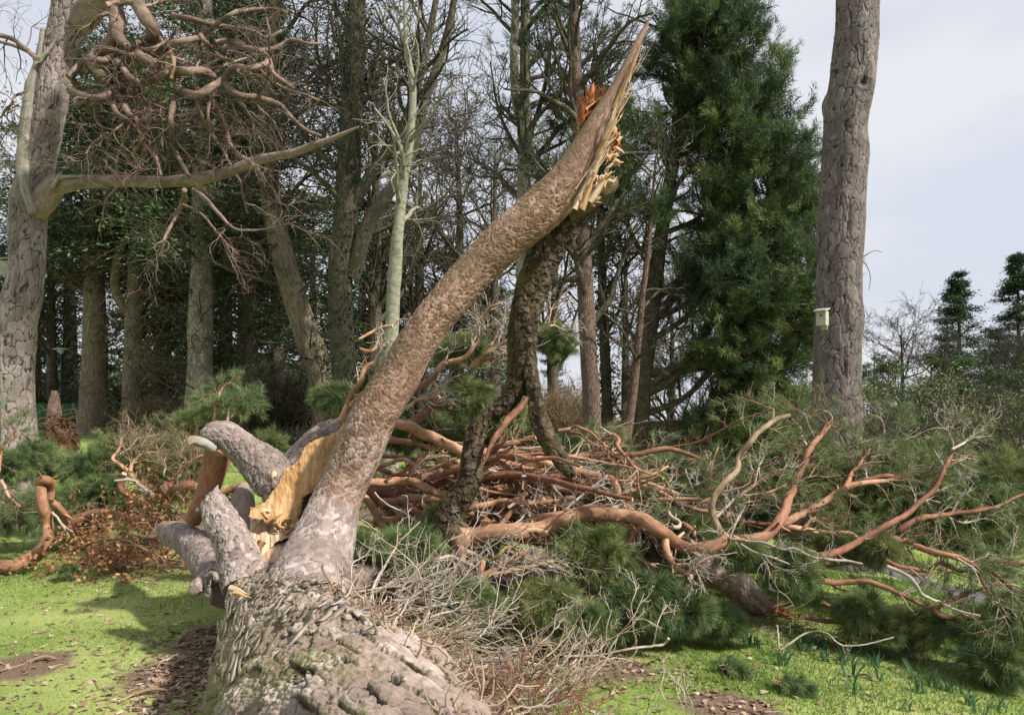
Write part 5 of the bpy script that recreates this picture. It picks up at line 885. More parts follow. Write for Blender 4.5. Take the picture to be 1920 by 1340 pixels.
TB = [
('thick orange bough sweeping right from behind the leaning limb, passing behind the mossy limb', ['B 96.6 75.9 6.0 5.9 O:300,60 380,65 470,75 560,130 700,200 800,270 940,310 1150,290 1300,320 1500,360 1650,390 1800,440 1950,480 2080,510', 'C 71.3 64.4 5.9 5.8 O:330,490 390,550 450,660 520,760 590,830', 'B 63.25 48.3 5.9 5.9 O:1180,290 1230,250 1300,230 1400,210 1540,175', 'B 27.6 16.1 5.9 5.9 P:1390,270 1480,268 1590,258', 'B 57.5 52.9 6 6.3 O:470,80 510,45 620,-30 700,-90'], 40, .3, 0),
('second orange bough just below the first, ending in a point', ['B 78.2 16.1 6.1 6.1 O:260,200 320,200 420,205 520,220 650,270 770,305'], 6, .3, 0),
('long pale orange bough arching down behind the foot of the mossy limb', ['B 75.9 66.7 5.8 5.7 O:100,575 180,560 350,550 500,550 620,590 700,640 800,690 900,750'], 14, .3, 0),
('thickest dark red bough, cut off behind the green spray', ['B 143.75 138 6.3 6.2 R:150,590 220,610 330,660 450,740 530,800 600,850'], 6, .3, 0),
('orange prop running down to the ground right beside the leaning limb', ['B 59.8 63.25 6.0 5.8 O:90,660 130,720 180,800 230,890 285,975'], 4, .3, 0),
('bent dark red bough with an elbow near the ground', ['B 55.2 46 6.2 6.1 R:140,630 220,720 280,800 330,895 400,880 450,865 540,850'], 8, .3, 0),
('wavy brown bough between the leaning and mossy limbs', ['B 46 36.8 6.3 6.2 R:180,420 250,450 330,480 450,492 550,500 700,488 880,508', 'B 39.1 29.9 6.3 6.3 R:430,475 470,420 520,380 610,300', 'B 36.8 27.6 6.3 6.4 O:450,485 510,440 560,400 640,352 820,338'], 20, .3, 0),
('thin red-brown bough under the wavy brown one', ['B 32.2 23 6.3 6.2 R:520,540 600,542 650,552 720,582 850,590', 'B 46 36.8 6.4 6.3 R:450,590 500,620 560,642 660,640', 'B 27.6 23 6.4 6.3 R:560,660 620,710 680,760'], 14, .25, 0),
('low dark bough close to the ground under the leaning limb', ['B 39.1 23 6.2 6.0 R:-20,920 40,925 100,935 150,950 210,1000', 'B 34.5 29.9 6.1 6.1 R:300,890 380,850 480,835', 'B 25.3 20.7 6 5.9 R:0,800 70,860 140,900 260,940'], 14, .25, 0),
('pale stripped stick arcing in front of the red boughs', ['B 18.4 12.65 5.6 5.6 P:20,855 60,862 130,900 200,960 290,990', 'B 18.4 16.1 5.6 5.6 P:190,640 230,690 300,740 420,800 550,885'], 0, .3, 0),
('pale orange bough nearly level right of the mossy limb', ['B 62.1 27.6 5.8 5.8 O:900,800 990,775 1080,755 1180,722 1300,700 1450,720 1600,735 1750,745 1850,735', 'B 29.9 18.4 5.8 5.8 P:1310,765 1370,735 1450,738 1560,752'], 14, .25, 0),
('thick pinkish-red bough lying deep in the heap right of the mossy limb', ['B 96.6 64.4 6.4 6.3 R:920,740 990,740 1080,755 1200,782 1330,822 1500,825 1700,795 1880,800 2000,770'], 20, .3, 0),
('arched brown bough behind the level pale one', ['B 46 36.8 6.2 6.2 R:1060,680 1120,640 1200,622 1300,650 1400,705', 'B 39.1 32.2 6.2 6.4 R:1410,705 1500,655 1560,620 1620,585', 'B 27.6 23 6.1 6.1 T:1335,545 1350,590 1375,640 1415,705'], 14, .25, 0),
('smooth pale bough curling up from the main low bough', ['B 55.2 29.9 5.7 5.8 O:1160,970 1210,935 1260,895 1350,792 1450,752 1600,722 1740,705', 'B 29.9 25.3 5.9 5.8 O:1030,800 1090,830 1150,870 1230,900'], 12, .25, 0),
('upper of the two big parallel boughs, pale on its top', ['B 75.9 62.1 5.65 5.6 O:1240,980 1330,935 1450,895 1600,840 1750,808 1900,792', 'C 52.9 34.5 5.6 5.6 P:0,802 110,790 230,785 330,786 430,762 500,740'], 18, .3, 0),
('orange looping twig-like bough against the green, right of the mossy limb', ['B 32.2 23 6.1 6.1 O:1300,465 1350,440 1400,428 1500,430 1640,462', 'B 39.1 25.3 6.0 6.0 O:1110,455 1150,480 1200,505 1290,528', 'B 25.3 18.4 5.9 5.9 G:1140,450 1200,462 1260,482 1400,502 1500,515 1600,500 1740,455'], 22, .25, 0),
('grey bent stem drooping beside the split prong', ['B 27.6 20.7 5.8 5.8 G:1420,500 1550,508 1630,525 1670,565 1710,620 1790,715'], 10, .25, 0),
('great low orange bough from the foot of the mossy limb, snaking far to the right', ['P 40 30 5.42 5.5 O:838,992 858,1006 880,1006 906,1004 951,1001 996,995 1040,981 1065,972 1090,963', 'P 30 20 5.5 5.2 O:1080,966 1111,961 1161,966 1194,972 1225,988 1250,1004 1270,1020 1300,1028 1330,1028 1362,1013', 'P 34 20 5.3 5.25 O:858,1005 862,1022 862,1040 858,1066', 'C 48.3 27.6 5.5 5.4 O:430,850 500,890 565,935 560,1010 500,1090 478,1150 600,1190 720,1240 820,1290 900,1340', 'C 71.3 43.7 5.3 5.2 O:835,1000 840,1100 880,1200 930,1270 1000,1310 1060,1345', 'C 25.3 13.8 5.2 5.1 O:930,1240 1020,1238 1100,1230 1200,1210'], 70, .28, 0),
('fan of drooping grey-brown stems arching over the heap behind the split prong', ['C 27.6 18.4 6.1 5.9 R:-60,120 0,110 50,97 100,90 200,130 300,220 400,300 470,370 520,430 570,520', 'C 25.3 13.8 6.1 5.9 O:-20,130 120,150 190,210 290,260 380,350 460,430', 'C 16.1 11.5 6 5.9 T:190,230 200,280 210,320 300,430 345,485', 'C 17.25 11.5 6 5.9 R:320,230 345,280 380,330 410,420 420,510', 'C 16.1 10.35 6 5.8 R:240,220 330,270 400,330 470,470 500,560'], 60, .3, 0),
('snapped orange stick with a pale splintered end pointing up', ['C 41.4 25.3 6.0 5.7 O:400,150 440,200 440,260 520,350 600,440 720,480 820,520', 'C 18.4 11.5 5.7 5.6 O:560,400 605,460 612,560 622,650', 'C 46 11.5 6.05 6.1 P:430,175 380,150 340,120 295,92'], 12, .25, 0),
('straight orange stem crossing the heap to a blunt tip', ['C 27.6 23 5.8 5.7 O:430,540 560,540 700,500 790,455 865,420', 'C 25.3 20.7 5.8 5.7 O:540,580 570,575 680,545 790,500'], 6, .2, 0),
('dark fine stems hanging from the stick over the small patch of lawn', ['C 14.95 9.2 5.7 5.6 T:825,520 850,600 860,680 848,760', 'C 14.95 9.2 5.7 5.6 T:840,540 870,590 920,680 975,755'], 16, .12, 0),
('smooth grey stick leaning left across the heap', ['C 23 20.7 5.3 5.6 G:0,780 60,725 120,680 230,590 355,495'], 0, .2, 0),
('short orange spur joining the big bough from the left', ['C 25.3 18.4 5.7 5.7 O:120,470 200,522 220,580 240,650', 'C 18.4 16.1 5.8 5.8 O:220,522 300,525 390,532'], 5, .2, 0),
('orange bough running beside the long snaking one', ['C 50.6 39.1 5.7 5.7 O:600,850 690,872 760,895 870,935', 'C 29.9 23 5.6 5.6 O:540,885 620,920 700,968 760,1000'], 10, .25, 0),
('pale curled root-like hook standing up in the heap', ['C 29.9 43.7 5.5 5.5 P:868,800 872,830 900,860 945,885 945,930 905,942 880,945 882,975 892,1005'], 0, .2, 0),
('stubby reddish snag beside the pale curled hook', ['C 46 52.9 5.6 5.6 R:980,900 1030,925 1065,965 1080,1030 1090,1075', 'C 16.1 27.6 5.5 5.5 O:1085,920 1082,960 1084,1000', 'C 41.4 46 5.6 5.5 P:980,1020 1030,1035 1080,1075'], 4, .2, 0),
('tall olive-brown curved bough rising like a sickle right of the heap', ['C 66.7 41.4 5.3 6.0 T:1370,1040 1340,1015 1290,960 1255,900 1232,820 1238,700 1320,570 1430,460 1450,350 1550,220 1680,90 1770,25 1880,-5', 'C 27.6 13.8 5.9 6 T:1700,60 1735,10 1745,-60', 'C 34.5 20.7 5.5 5.5 P:1250,900 1290,960 1355,1030'], 16, .35, 0),
('moss-speckled bough leaning right beside the sickle-shaped one', ['C 41.4 23 5.8 6.0 T:1340,850 1380,790 1420,740 1470,665 1590,570 1700,490 1805,448', 'C 25.3 16.1 5.9 6.0 O:1500,700 1570,652 1700,640 1850,568', 'C 25.3 16.1 5.8 5.9 P:1270,840 1400,720 1450,650 1430,600', 'C 13.8 9.2 5.9 6.0 P:1585,565 1620,430 1660,340 1640,280'], 30, .3, .15),
('thin upright orange stick among the green, behind the patch of lawn', ['C 20.7 13.8 6.2 6.2 O:1130,660 1180,600 1215,540 1222,430 1280,260', 'C 20.7 10.35 6.2 6.2 P:980,735 1040,680 1060,600 1020,500 1005,440', 'C 14.95 10.35 6.2 6.2 P:1060,600 1100,570 1165,550'], 18, .18, 0),
('red bough forking low and fanning into bare twigs in front of the tall trunk', ['D 88.8 26.4 5.4 6.4 R:-20,945 60,915 150,875 220,805 270,700 330,540 400,400 440,300 520,200 590,110', 'D 64.8 16.8 5.8 6.4 O:235,820 300,790 400,740 550,650 700,560 830,532 1000,512 1100,480 1190,435', 'D 38.4 14.4 6.0 6.4 R:680,570 720,480 800,380 855,300', 'D 38.4 28.8 5.8 5.9 O:240,838 300,842 400,860 550,885 700,880 790,925', 'D 24 19.2 5.8 5.9 O:400,842 440,800 485,765 492,700', 'D 19.2 12 5.9 6.0 O:480,772 560,790 630,835', 'D 19.2 7.2 6.3 6.4 P:425,290 380,215 370,150 310,90', 'D 19.2 8.4 6.4 6.5 P:470,240 430,150 400,60 340,25', 'D 16.8 7.2 6.4 6.5 P:510,200 590,100 560,45 510,35', 'D 19.2 9.6 6 6.2 T:330,530 300,470 330,400 380,360', 'D 16.8 8.4 6 6.2 T:350,535 450,490 560,495 650,480'], 170, .27, .22),
('long red bough curving up to the right over the path', ['D 60 24 5.4 6.3 R:500,1045 570,1030 650,1000 800,920 950,840 1100,750 1230,640 1320,540 1380,420 1425,315', 'D 45.6 16.8 5.8 6.4 R:1060,860 1120,820 1200,780 1350,760 1500,740 1650,712 1750,690 1930,605', 'D 20.4 9.6 6.2 6.3 P:1420,302 1500,262 1560,210 1645,168', 'D 13.2 8.4 6.2 6.3 P:1430,290 1420,230 1375,145', 'D 16.8 9.6 6.2 6.3 P:1260,610 1400,560 1480,520 1545,488', 'D 18 10.8 6.2 6.2 P:1410,780 1500,812 1560,800 1650,778'], 90, .26, .15),
('twiggy boughs rising behind, across the foot of the tall trunk', ['D 18 10.8 6.8 6.8 P:735,275 880,235 950,200 935,100 850,58', 'D 15.6 8.4 6.8 6.8 P:860,360 960,320 1020,240 1065,155', 'D 15.6 9.6 6.7 6.7 T:740,560 760,440 690,330 760,280', 'D 15.6 9.6 6.7 6.7 P:820,430 900,350 1010,340', 'D 15.6 9.6 6.7 6.8 P:1000,500 1100,480 1160,420'], 60, .28, .25),
('stout red stub pointing right beside the path', ['D 50.4 43.2 5.9 5.8 R:900,925 980,920 1060,925 1150,942', 'D 43.2 16.8 5.8 5.7 R:1190,975 1250,1005 1300,1030 1400,1042 1500,1070 1600,1082 1750,1070 1940,1105'], 30, .3, .3),
('silver-grey bough trailing across the front to the right', ['D 21.6 16.8 5.2 5.0 G:-90,905 0,940 120,950 240,995 330,990 450,1050 560,1065 700,1075 800,1095', 'D 19.2 12 5.2 5.1 G:-40,960 60,1020 180,1050 300,1100', 'C 46 27.6 5.3 5.2 R:1100,1085 1200,1060 1300,1045 1400,1030 1500,1035'], 26, .3, 0),
('long level reddish bough low over the grass, forking at the right', ['R 36 14.4 5.2 5.4 R:780,590 840,600 950,597 1050,595 1180,650 1300,710 1400,742 1500,700 1650,640 1830,595', 'R 31.2 26.4 5.3 5.3 R:1400,742 1440,785 1550,820 1620,855', 'R 14.4 9.6 5.2 5.1 P:1555,790 1600,900 1650,1020 1705,1110'], 40, .35, .35),
('thin silver-grey bough crossing the path', ['R 22.8 16.8 5.1 5.0 G:1140,510 1200,535 1280,580 1350,670 1450,720 1560,765 1660,785', 'R 26.4 19.2 5.3 5.3 R:1140,480 1200,510 1300,525 1370,535 1430,488'], 14, .25, 0),
('dark red bough running off the right edge', ['R 36 19.2 5.3 5.2 R:1290,395 1350,415 1450,440 1600,490 1750,560 1850,640 1930,670', 'R 26.4 19.2 5.3 5.3 R:1430,480 1500,515 1560,535 1700,512 1920,495', 'R 18 10.8 5.2 5.1 R:1640,530 1700,640 1780,740 1810,800'], 60, .35, .5),
('low red-brown boughs at the edge of the grass beyond the split stem', ['R 31.2 14.4 5.9 5.7 R:780,710 830,732 1000,772 1090,825', 'R 31.2 9.6 5.8 5.6 R:680,790 780,808 900,822 1050,852 1200,872 1410,855', 'R 19.2 10.8 5.8 5.7 R:820,760 900,800 960,860 1000,870'], 50, .25, .3),
('greenish stick bridging in front of the fallen stem', ['B 36.8 27.6 4.9 4.9 P:675,1212 750,1185 830,1170 920,1210 1055,1272', 'B 29.9 29.9 4.9 4.9 Y:1040,1240 1100,1210 1200,1190 1260,1130 1310,1095 1400,1130'], 6, .2, 0),
('orange forked stump of a bough below the mossy limb', ['N 34 24 4.9 4.7 O:790,480 780,540 790,590 775,640 765,700', 'N 34 14 4.9 5.1 O:790,560 880,520 960,480 1050,420', 'N 22 12 4.9 5.2 O:800,560 900,545 1000,530 1150,490 1300,480'], 90, .3, 0),
('pinkish stick with bark peeling, on the grass by the split stem', ['R 16.8 10.8 5.4 5.3 P:230,905 300,895 350,880 400,870 465,845', 'R 13.2 9.6 5.3 5.2 P:525,840 532,900 540,990', 'R 12 7.2 5.2 5.1 P:545,975 620,925 700,880 800,880 880,945 1000,950 1180,905'], 8, .2, 0),
]
for i, (lb_, sp_, tw_, twl, nd_) in enumerate(TB):
    thing_branch(lb_, sp_, max(0, int(.55 * tw_ / len(sp_))), twl, nd=nd_, ndm='needleY' if i > 28 else 'needle', twm=M['pale'] if i % 3 else M['twig'])
MB_ = [
('orange bough climbing behind the left edge of the leaning limb', ['M 42 22 5.6 5.5 O:0,1010 30,940 50,880 100,790 140,710 205,678', 'M 22 20 5.5 5.5 O:50,920 80,880 120,850'], 8, .2),
('snapped orange crook sticking out left of the leaning limb', ['M 14 24 5.3 5.3 O:100,552 180,505 290,478', 'M 14 32 5.3 5.3 O:105,606 155,622 210,600 250,575', 'M 26 20 5.3 5.3 P:190,700 210,650 245,590', 'M 12 10 5.3 5.3 G:230,560 235,520 220,490'], 10, .14),
('slender orange bough rising in an S behind the leaning limb', ['M 36 14 6.1 6.1 O:400,845 500,770 560,700 600,680 680,665 730,610 765,560 785,460 830,380 895,353', 'M 12 7 6.1 6.1 P:565,695 600,630 590,600', 'M 20 12 6.2 6.2 O:430,900 480,885 540,882'], 26, .3),
('forked orange twigs behind the mossy hanging limb', ['M 32 24 6.0 5.8 O:735,715 800,640 870,592 950,555', 'M 26 22 6.0 5.9 O:775,675 860,650 940,638', 'M 13 8 6.1 6.1 O:835,590 850,550 815,500 850,455', 'M 12 8 6.1 6.1 P:840,585 880,500 915,440'], 30, .3),
('short thick orange bough low behind the leaning limb', ['M 42 30 6.0 6.1 O:380,1025 430,985 480,945 545,870', 'M 22 18 6.0 6.1 O:365,940 440,890 540,880'], 14, .25),
('small pale fork showing right of the mossy limb against the trees', ['M 15 8 6.1 6.2 O:1110,535 1150,490 1165,420 1180,372 1250,335', 'M 10 6 6.1 6.2 P:1165,478 1200,480 1245,505'], 14, .22)]
for lb_, sp_, tw_, twl in MB_: thing_branch(lb_, sp_, int(tw_ / len(sp_)), twl, twm=M['pale'])

# needle sprays
rng = np.random.default_rng(81)
NS = [('green spray behind the leaning limb, upper of two', 865, 660, 6.5, 62, .55, 'needle'), ('green spray behind the leaning limb, lower of two', 870, 745, 6.4, 66, .5, 'needle'), ('small dark spray left of the leaning limb above the orange wood', 622, 745, 6.4, 40, .3, 'needle'), ('little green spray right of the mossy limb against the trees', 1040, 640, 6.6, 42, .4, 'needle'),
 ('olive spray low behind the leaning limb base', 790, 820, 6.9, 80, .45, 'needleY'), ('olive spray behind the first orange bough', 920, 800, 7.0, 85, .5, 'needleY'), ('olive spray right of the split prong', 1130, 850, 6.8, 80, .5, 'needleY'), ('dark spray between the two mossy limbs', 985, 820, 7.0, 60, .35, 'needle'),
 ('blue-green spray in front of the thick red bough', 765, 1040, 5.0, 72, .42, 'needle'), ('small green spray at the foot of the leaning limb', 680, 1030, 5.3, 40, .55, 'needle'), ('small spray tucked against the mossy limb', 830, 975, 5.6, 34, .5, 'needle'),
 ('yellow-green drooping spray under the fallen stem, left part', 1020, 1130, 5.0, 80, .75, 'needleY'), ('green drooping spray in front of the fallen stem', 1090, 1160, 4.9, 75, .55, 'needle'), ('largest dark blue-green spray at the edge of the grass', 1205, 1130, 5.1, 92, .3, 'needle'), ('dark spray hanging just right of the largest one', 1290, 1150, 5.1, 70, .32, 'needle'), ('dark needle spray hanging left of the split stem end', 1350, 1160, 5.3, 52, .4, 'needle'),
 ('twiggy olive spray above the fallen stem', 1110, 1040, 5.3, 80, .6, 'needleY'), ('green spray in the middle of the heap', 1120, 930, 6.2, 78, .5, 'needle'), ('green spray behind the snaking bough', 1230, 930, 6.4, 75, .5, 'needle'), ('green spray below the snaking bough', 1290, 1000, 5.9, 60, .45, 'needle'),
 ('bright spray beside the lawn patch in the heap', 1270, 890, 7.0, 60, .6, 'needle'), ('blue-green spray with drooping tips right of the split stem', 1480, 1075, 5.2, 60, .4, 'needle'), ('green tuft hanging from the snaking bough', 1390, 1040, 5.4, 34, .5, 'needle'),
 ('olive spray under the sickle-shaped bough', 1420, 960, 6.6, 62, .5, 'needleY'), ('yellow-green spray low behind the red fork', 1450, 900, 7.2, 75, .55, 'needleY'), ('green spray under the fan of bare twigs', 1500, 850, 7.2, 72, .5, 'needle'), ('dark green spray at the foot of the tall trunk', 1560, 910, 7.0, 80, .35, 'needle'),
 ('green mass of needles right of the tall trunk, highest', 1660, 885, 7.2, 80, .55, 'needle'), ('green mass of needles right of the tall trunk, second', 1740, 885, 7.4, 80, .6, 'needleY'), ('green mass of needles at the far right, upper', 1830, 900, 7.2, 80, .5, 'needle'), ('green mass of needles at the far right edge', 1905, 915, 7.0, 80, .5, 'needleY'),
 ('olive needles behind the forking red boughs', 1620, 930, 6.9, 80, .45, 'needleY'), ('olive needles above the curving red bough', 1720, 940, 6.9, 80, .5, 'needleY'), ('dark needles under the curving red bough at the right', 1840, 960, 6.6, 75, .35, 'needle'), ('bright tuft on the red bough near the path', 1650, 1030, 5.8, 38, .8, 'needleY'), ('sparse tuft over the grey bough', 1580, 1020, 6.0, 45, .5, 'needle'),
 ('dark spray low at the edge of the grass beyond the split stem', 1620, 1150, 5.6, 52, .35, 'needle'), ('dark olive spray on the grass edge, right', 1720, 1180, 5.5, 66, .35, 'needle'), ('blue-green spray at the lower right', 1850, 1185, 5.2, 60, .45, 'needle'), ('spray at the lower right edge of the frame', 1920, 1150, 5.2, 60, .5, 'needleY'), ('lowest spray at the right edge, on the grass', 1880, 1240, 5.0, 58, .4, 'needle'), ('small torn-off spray lying alone on the grass', 1370, 1262, 4.7, 24, .4, 'needle'), ('larger torn-off spray lying on the grass near the front', 1475, 1305, 4.45, 34, .55, 'needle'), ('needle spray low by the dead twigs', 880, 1130, 4.6, 50, .45, 'needle'), ('needle spray among the white dead twigs', 840, 1190, 4.4, 36, .5, 'needle')]
for nm, px, py, d, r_, tn, mt in NS: py += 4 * (px > 1560 and py < 1000); r_ *= 1.3 if (px > 1560 and py < 1000) else (.86 if 980 < px < 1370 and py > 1100 else 1); tn += .1 * (px > 1560); clump(nm, px, py, d, r_ * (2.2 if 'torn-off' in nm else 1), tint=tn + .12, ndL=.055 if 'torn-off' in nm else .10, flat=.25 if 'torn-off' in nm else 1., mat=mt, shoots=16 if 'torn-off' in nm else int(34 + r_ * .6), lean=(1.3, .1, -.1) if 'torn-off' in nm else (rng.normal() * .2, -.15, .05), twigm='twig' if (mt == 'needle' or px > 1550) else 'pale', nl=13, wd=.0042)

for i in range(46):
    x0 = rng.uniform(690, 1000); y0 = 850 + rng.uniform(0, 150) + (x0 - 700) * .1; d0 = rng.uniform(5.9, 6.9); L_ = rng.uniform(150, 420); sl = rng.uniform(-.15, .35); pts = []
    for k in range(7): f = k / 6; pts.append('%d,%d' % (x0 + L_ * f, y0 + L_ * sl * f - 26 * math.sin(f * 3.1 + rng.normal() * .3) * rng.uniform(.2, 1.4)))
    w_ = rng.uniform(7, 19); thing_branch('one of many red-brown boughs lying criss-cross in the heap right of the leaning limb', ['P %.1f %.1f %.2f %.2f %s:%s' % (w_, w_ * .45, d0, d0 + rng.normal() * .4, 'OOR'[i % 3], ' '.join(pts))], 4, .25, group='criss-cross boughs in the heap', twm=M['pale'])
for i in range(40):
    x0 = rng.uniform(1000, 1560); y0 = 900 + rng.uniform(0, 130) + (x0 - 1000) * .1; d0 = rng.uniform(6.2, 7.2); L_ = rng.uniform(120, 420); sl = rng.uniform(-.55, .3); pts = []
    for k in range(7): f = k / 6; pts.append('%d,%d' % (x0 + L_ * f, y0 + L_ * sl * f - 22 * math.sin(f * 3.1 + rng.normal() * .5) * rng.uniform(-.8, 1.4)))
    w_ = rng.uniform(5, 11); thing_branch('one of many slender red-brown boughs weaving through the right part of the fallen crown', ['P %.1f %.1f %.2f %.2f %s:%s' % (w_, w_ * .4, d0, d0 + rng.normal() * .4, 'OTR'[i % 3], ' '.join(pts))], 8, .26, nd=.35 if i % 2 else 0, ndm='needle', ndt=.6, group='slender boughs of the fallen crown', twm=M['pale'] if i % 3 else M['twig'])
BK = [(720, 915, 7.6, 90), (810, 905, 7.8, 90), (900, 900, 8.0, 95), (1000, 895, 8.0, 95), (1100, 900, 7.8, 90), (1190, 905, 7.8, 85), (760, 985, 6.9, 80), (950, 950, 7.0, 90), (1060, 1000, 6.6, 80), (1180, 1000, 6.6, 80), (900, 1050, 6.0, 80), (1000, 1080, 6.0, 80), (1330, 930, 7.6, 80), (1400, 900, 8., 80), (1230, 1060, 6.1, 70)]
for i, (px, py, d, r_) in enumerate(BK):
    ORD = ['first', 'second', 'third', 'fourth', 'fifth', 'sixth', 'seventh', 'eighth', 'ninth']; row = lambda q: 0 if q > 7.3 else (1 if q > 6.3 else 2); same = sorted(q[0] for q in BK if row(q[2]) == row(d)); side_ = ORD[same.index(px)] + ' from the left'
    clump('tangled brown brush deep in the heap, ' + side_ + (', at the back' if d > 7.3 else (', in the middle depth' if d > 6.3 else ', low and near the front')), px, py, d, r_, tint=.3, mat='needleY', shoots=60, per=6, nl=3, twigm='twig' if i % 2 else 'redbr', tws=(.009, .0035), group='tangled brush in the heap', name='tangled_brush', ndL=.09, wd=.004, sp=.6)
# ---------------------------------------------------------------- left brush
rng = np.random.default_rng(91)
LB = [('smooth orange limb curving up from the grass with yellow moss on its top', ['L 112 62 7.4 7.8 O:-120,1200 0,1210 120,1205 230,1175 300,1130 360,1060 395,980 402,900 385,820 355,730 335,640 330,560 340,530 372,522 400,560 405,620 400,690', 'L 62 30 7.8 7.8 Y:322,590 330,550 345,528 362,520'], 0, .3, 0),
('orange-brown stem lying level from the curved limb to the brown leaves', ['L 95 64 8.6 8.2 R:540,930 580,890 640,850 750,815 900,802 1050,812 1180,822 1330,845'], 12, .3, 0),
('peeling orange stub beside the curved limb', ['L 46 70 8.0 8.1 O:415,690 440,720 500,790 530,830'], 4, .2, 0),
('forked pale green sticks leaning on the curved limb', ['L 22 14 7.6 7.5 P:425,780 490,860 540,940 555,995', 'L 14 10 7.5 7.5 P:480,850 530,900 590,935'], 0, .2, 0),
('forked orange bough rising out of the brown leaves', ['L 50 16 8.6 9.2 O:1250,650 1190,600 1130,560 1060,480 980,400 910,340 960,270 990,170', 'L 32 12 8.9 9.2 O:1050,450 1080,370 1180,300 1270,293', 'L 15 10 9.1 9.2 P:955,320 1060,250 1115,175'], 40, .45, 0),
('pale stripped stick lying in the brown leaves', ['L 18 38 8.2 8.0 P:930,522 1050,518 1150,560 1240,645', 'L 44 38 8.4 8.3 R:1010,465 975,560 1030,630 1150,665'], 6, .25, 0),
('orange branching stem at the left edge above the brush', ['L 22 12 8.2 8.5 O:-40,520 0,420 10,300 30,210 100,180 135,125', 'L 26 14 8.1 8.0 O:10,520 60,640 110,690 165,735', 'L 20 12 8.2 8.0 P:-40,720 30,700 90,760 160,800'], 40, .35, .3),
('orange twigs standing right of the brown leaves', ['L 26 16 7.6 7.8 O:1450,490 1480,450 1530,380 1600,335 1660,310', 'L 14 9 7.7 7.8 O:1600,340 1592,230', 'L 13 10 7.6 7.6 P:1430,570 1450,450 1485,370', 'L 15 10 7.8 8 P:1330,480 1340,400 1330,350'], 40, .3, 0),
('dark round log end among the brown leaves', ['L 82 80 7.8 7.8 R:1330,590 1380,580 1500,552 1620,575'], 4, .2, 0),
('orange shoots arching up behind the knobbed grey limb', ['Q 22 10 6.6 6.8 O:1195,1040 1200,960 1215,880 1250,820 1300,800 1340,830', 'Q 14 9 6.6 6.6 P:1270,1020 1275,950 1300,915', 'Q 12 8 6.6 6.6 O:1250,1020 1310,970 1370,925'], 34, .22, .4),
('twig bundle between the knobbed limb and the brown leaves', ['S 40 24 6.8 6.9 O:1380,60 1300,70 1230,110 1180,150', 'S 26 18 6.8 6.9 O:1350,90 1290,140 1230,180'], 16, .25, 0),
('bare bough at the back of the left brush', ['L 16 10 10.5 10.5 T:1280,330 1275,260 1240,160', 'L 18 9 9.8 10 T:1460,330 1480,240 1430,150', 'L 14 8 9.8 10 T:1480,230 1520,150'], 40, .4, .3)]
for lb_, sp_, tw_, twl, nd_ in LB: thing_branch(lb_, sp_, int(tw_ / len(sp_)), twl, nd=nd_, group='broken boughs on the left lawn', twm=M['twig'])
LS = [('blue-green sprays piled at the left edge, lowest', 30, 960, 8.6, 75, .42, 'needle'), ('blue-green spray in front of the near pine foot', 60, 870, 9.4, 68, .45, 'needle'), ('blue-green spray standing by the patch of lawn', 160, 880, 9.4, 62, .48, 'needle'), ('spray behind the curved orange limb', 125, 950, 8.8, 72, .45, 'needle'), ('spray between the curved limb and the brown leaves', 205, 930, 8.9, 58, .5, 'needle'), ('lowest spray behind the level orange-brown stem', 150, 985, 8.7, 48, .38, 'needle'), ('olive sprays at the back of the left brush, left part', 225, 860, 11, 72, .5, 'needleY'), ('olive sprays at the back of the left brush, middle', 290, 850, 11, 75, .45, 'needleY'), ('olive sprays at the back of the left brush, right part', 350, 870, 10, 70, .4, 'needleY'), ('spray at the left edge above the curved limb', 5, 870, 9.0, 60, .5, 'needle'), ('green haze of needles behind the knobbed grey limb', 425, 762, 8.0, 38, .6, 'needleY'), ('small green spray left of the knobbed limb', 372, 788, 8.6, 32, .55, 'needleY'), ('olive spray under the drooping bough', 330, 910, 9, 50, .4, 'needleY'), ('dark brush behind the knobbed limb', 500, 840, 9.5, 45, .45, 'needleY'), ('small green tuft dropped on the lawn by the white scrap', 125, 1067, 7.2, 14, .5, 'needle')]
for nm, px, py, d, r_, tn, mt in LS: clump(nm, px, py, d, r_ * (2. if 'dropped' in nm else 1), tint=tn + .05, mat=mt, shoots=12 if 'dropped' in nm else int(36 + r_ * .6), flat=.3 if 'dropped' in nm else 1., lean=(1.2, .2, 0) if 'dropped' in nm else (rng.normal() * .15, -.1, .15), group='green needle sprays on the left lawn', twigm='pale' if mt == 'needleY' else 'twig', nl=12, wd=.0052, ndL=.06 if 'dropped' in nm else .12)
# beech branch with dead brown leaves
br = empty('leafy_branch', (*P(290, 980, 7.8)[:2], 0), 'fallen branch thick with dry coppery leaves, left of the grey side limb', 'branch')
bf = Buf(); fb = Buf(); st = []
for s in ['L 26 10 7.4 8.6 T:1480,1180 1300,1150 1100,1120 900,1130 700,1220', 'L 24 9 7.4 8.4 T:1450,1000 1300,960 1150,900 1000,880 840,870 700,930', 'L 14 6 7.2 7.6 T:1200,1090 1000,1000 800,1010 600,1080 540,1140', 'L 14 7 7.8 8.8 T:1480,820 1400,740 1300,700 1180,690', 'L 12 6 7.8 8.6 T:1500,700 1420,600 1330,540', 'L 16 8 7.3 7.6 T:1560,1240 1400,1220 1200,1190 1000,1210 860,1250']:
    p, r, mc = spec(s, .12); c, rr = tube(bf, p, r, 8, 50, lump=.15); q, _ = even(c, rr, 20, 2); st.append((q[:, :3], q[:, 3]))
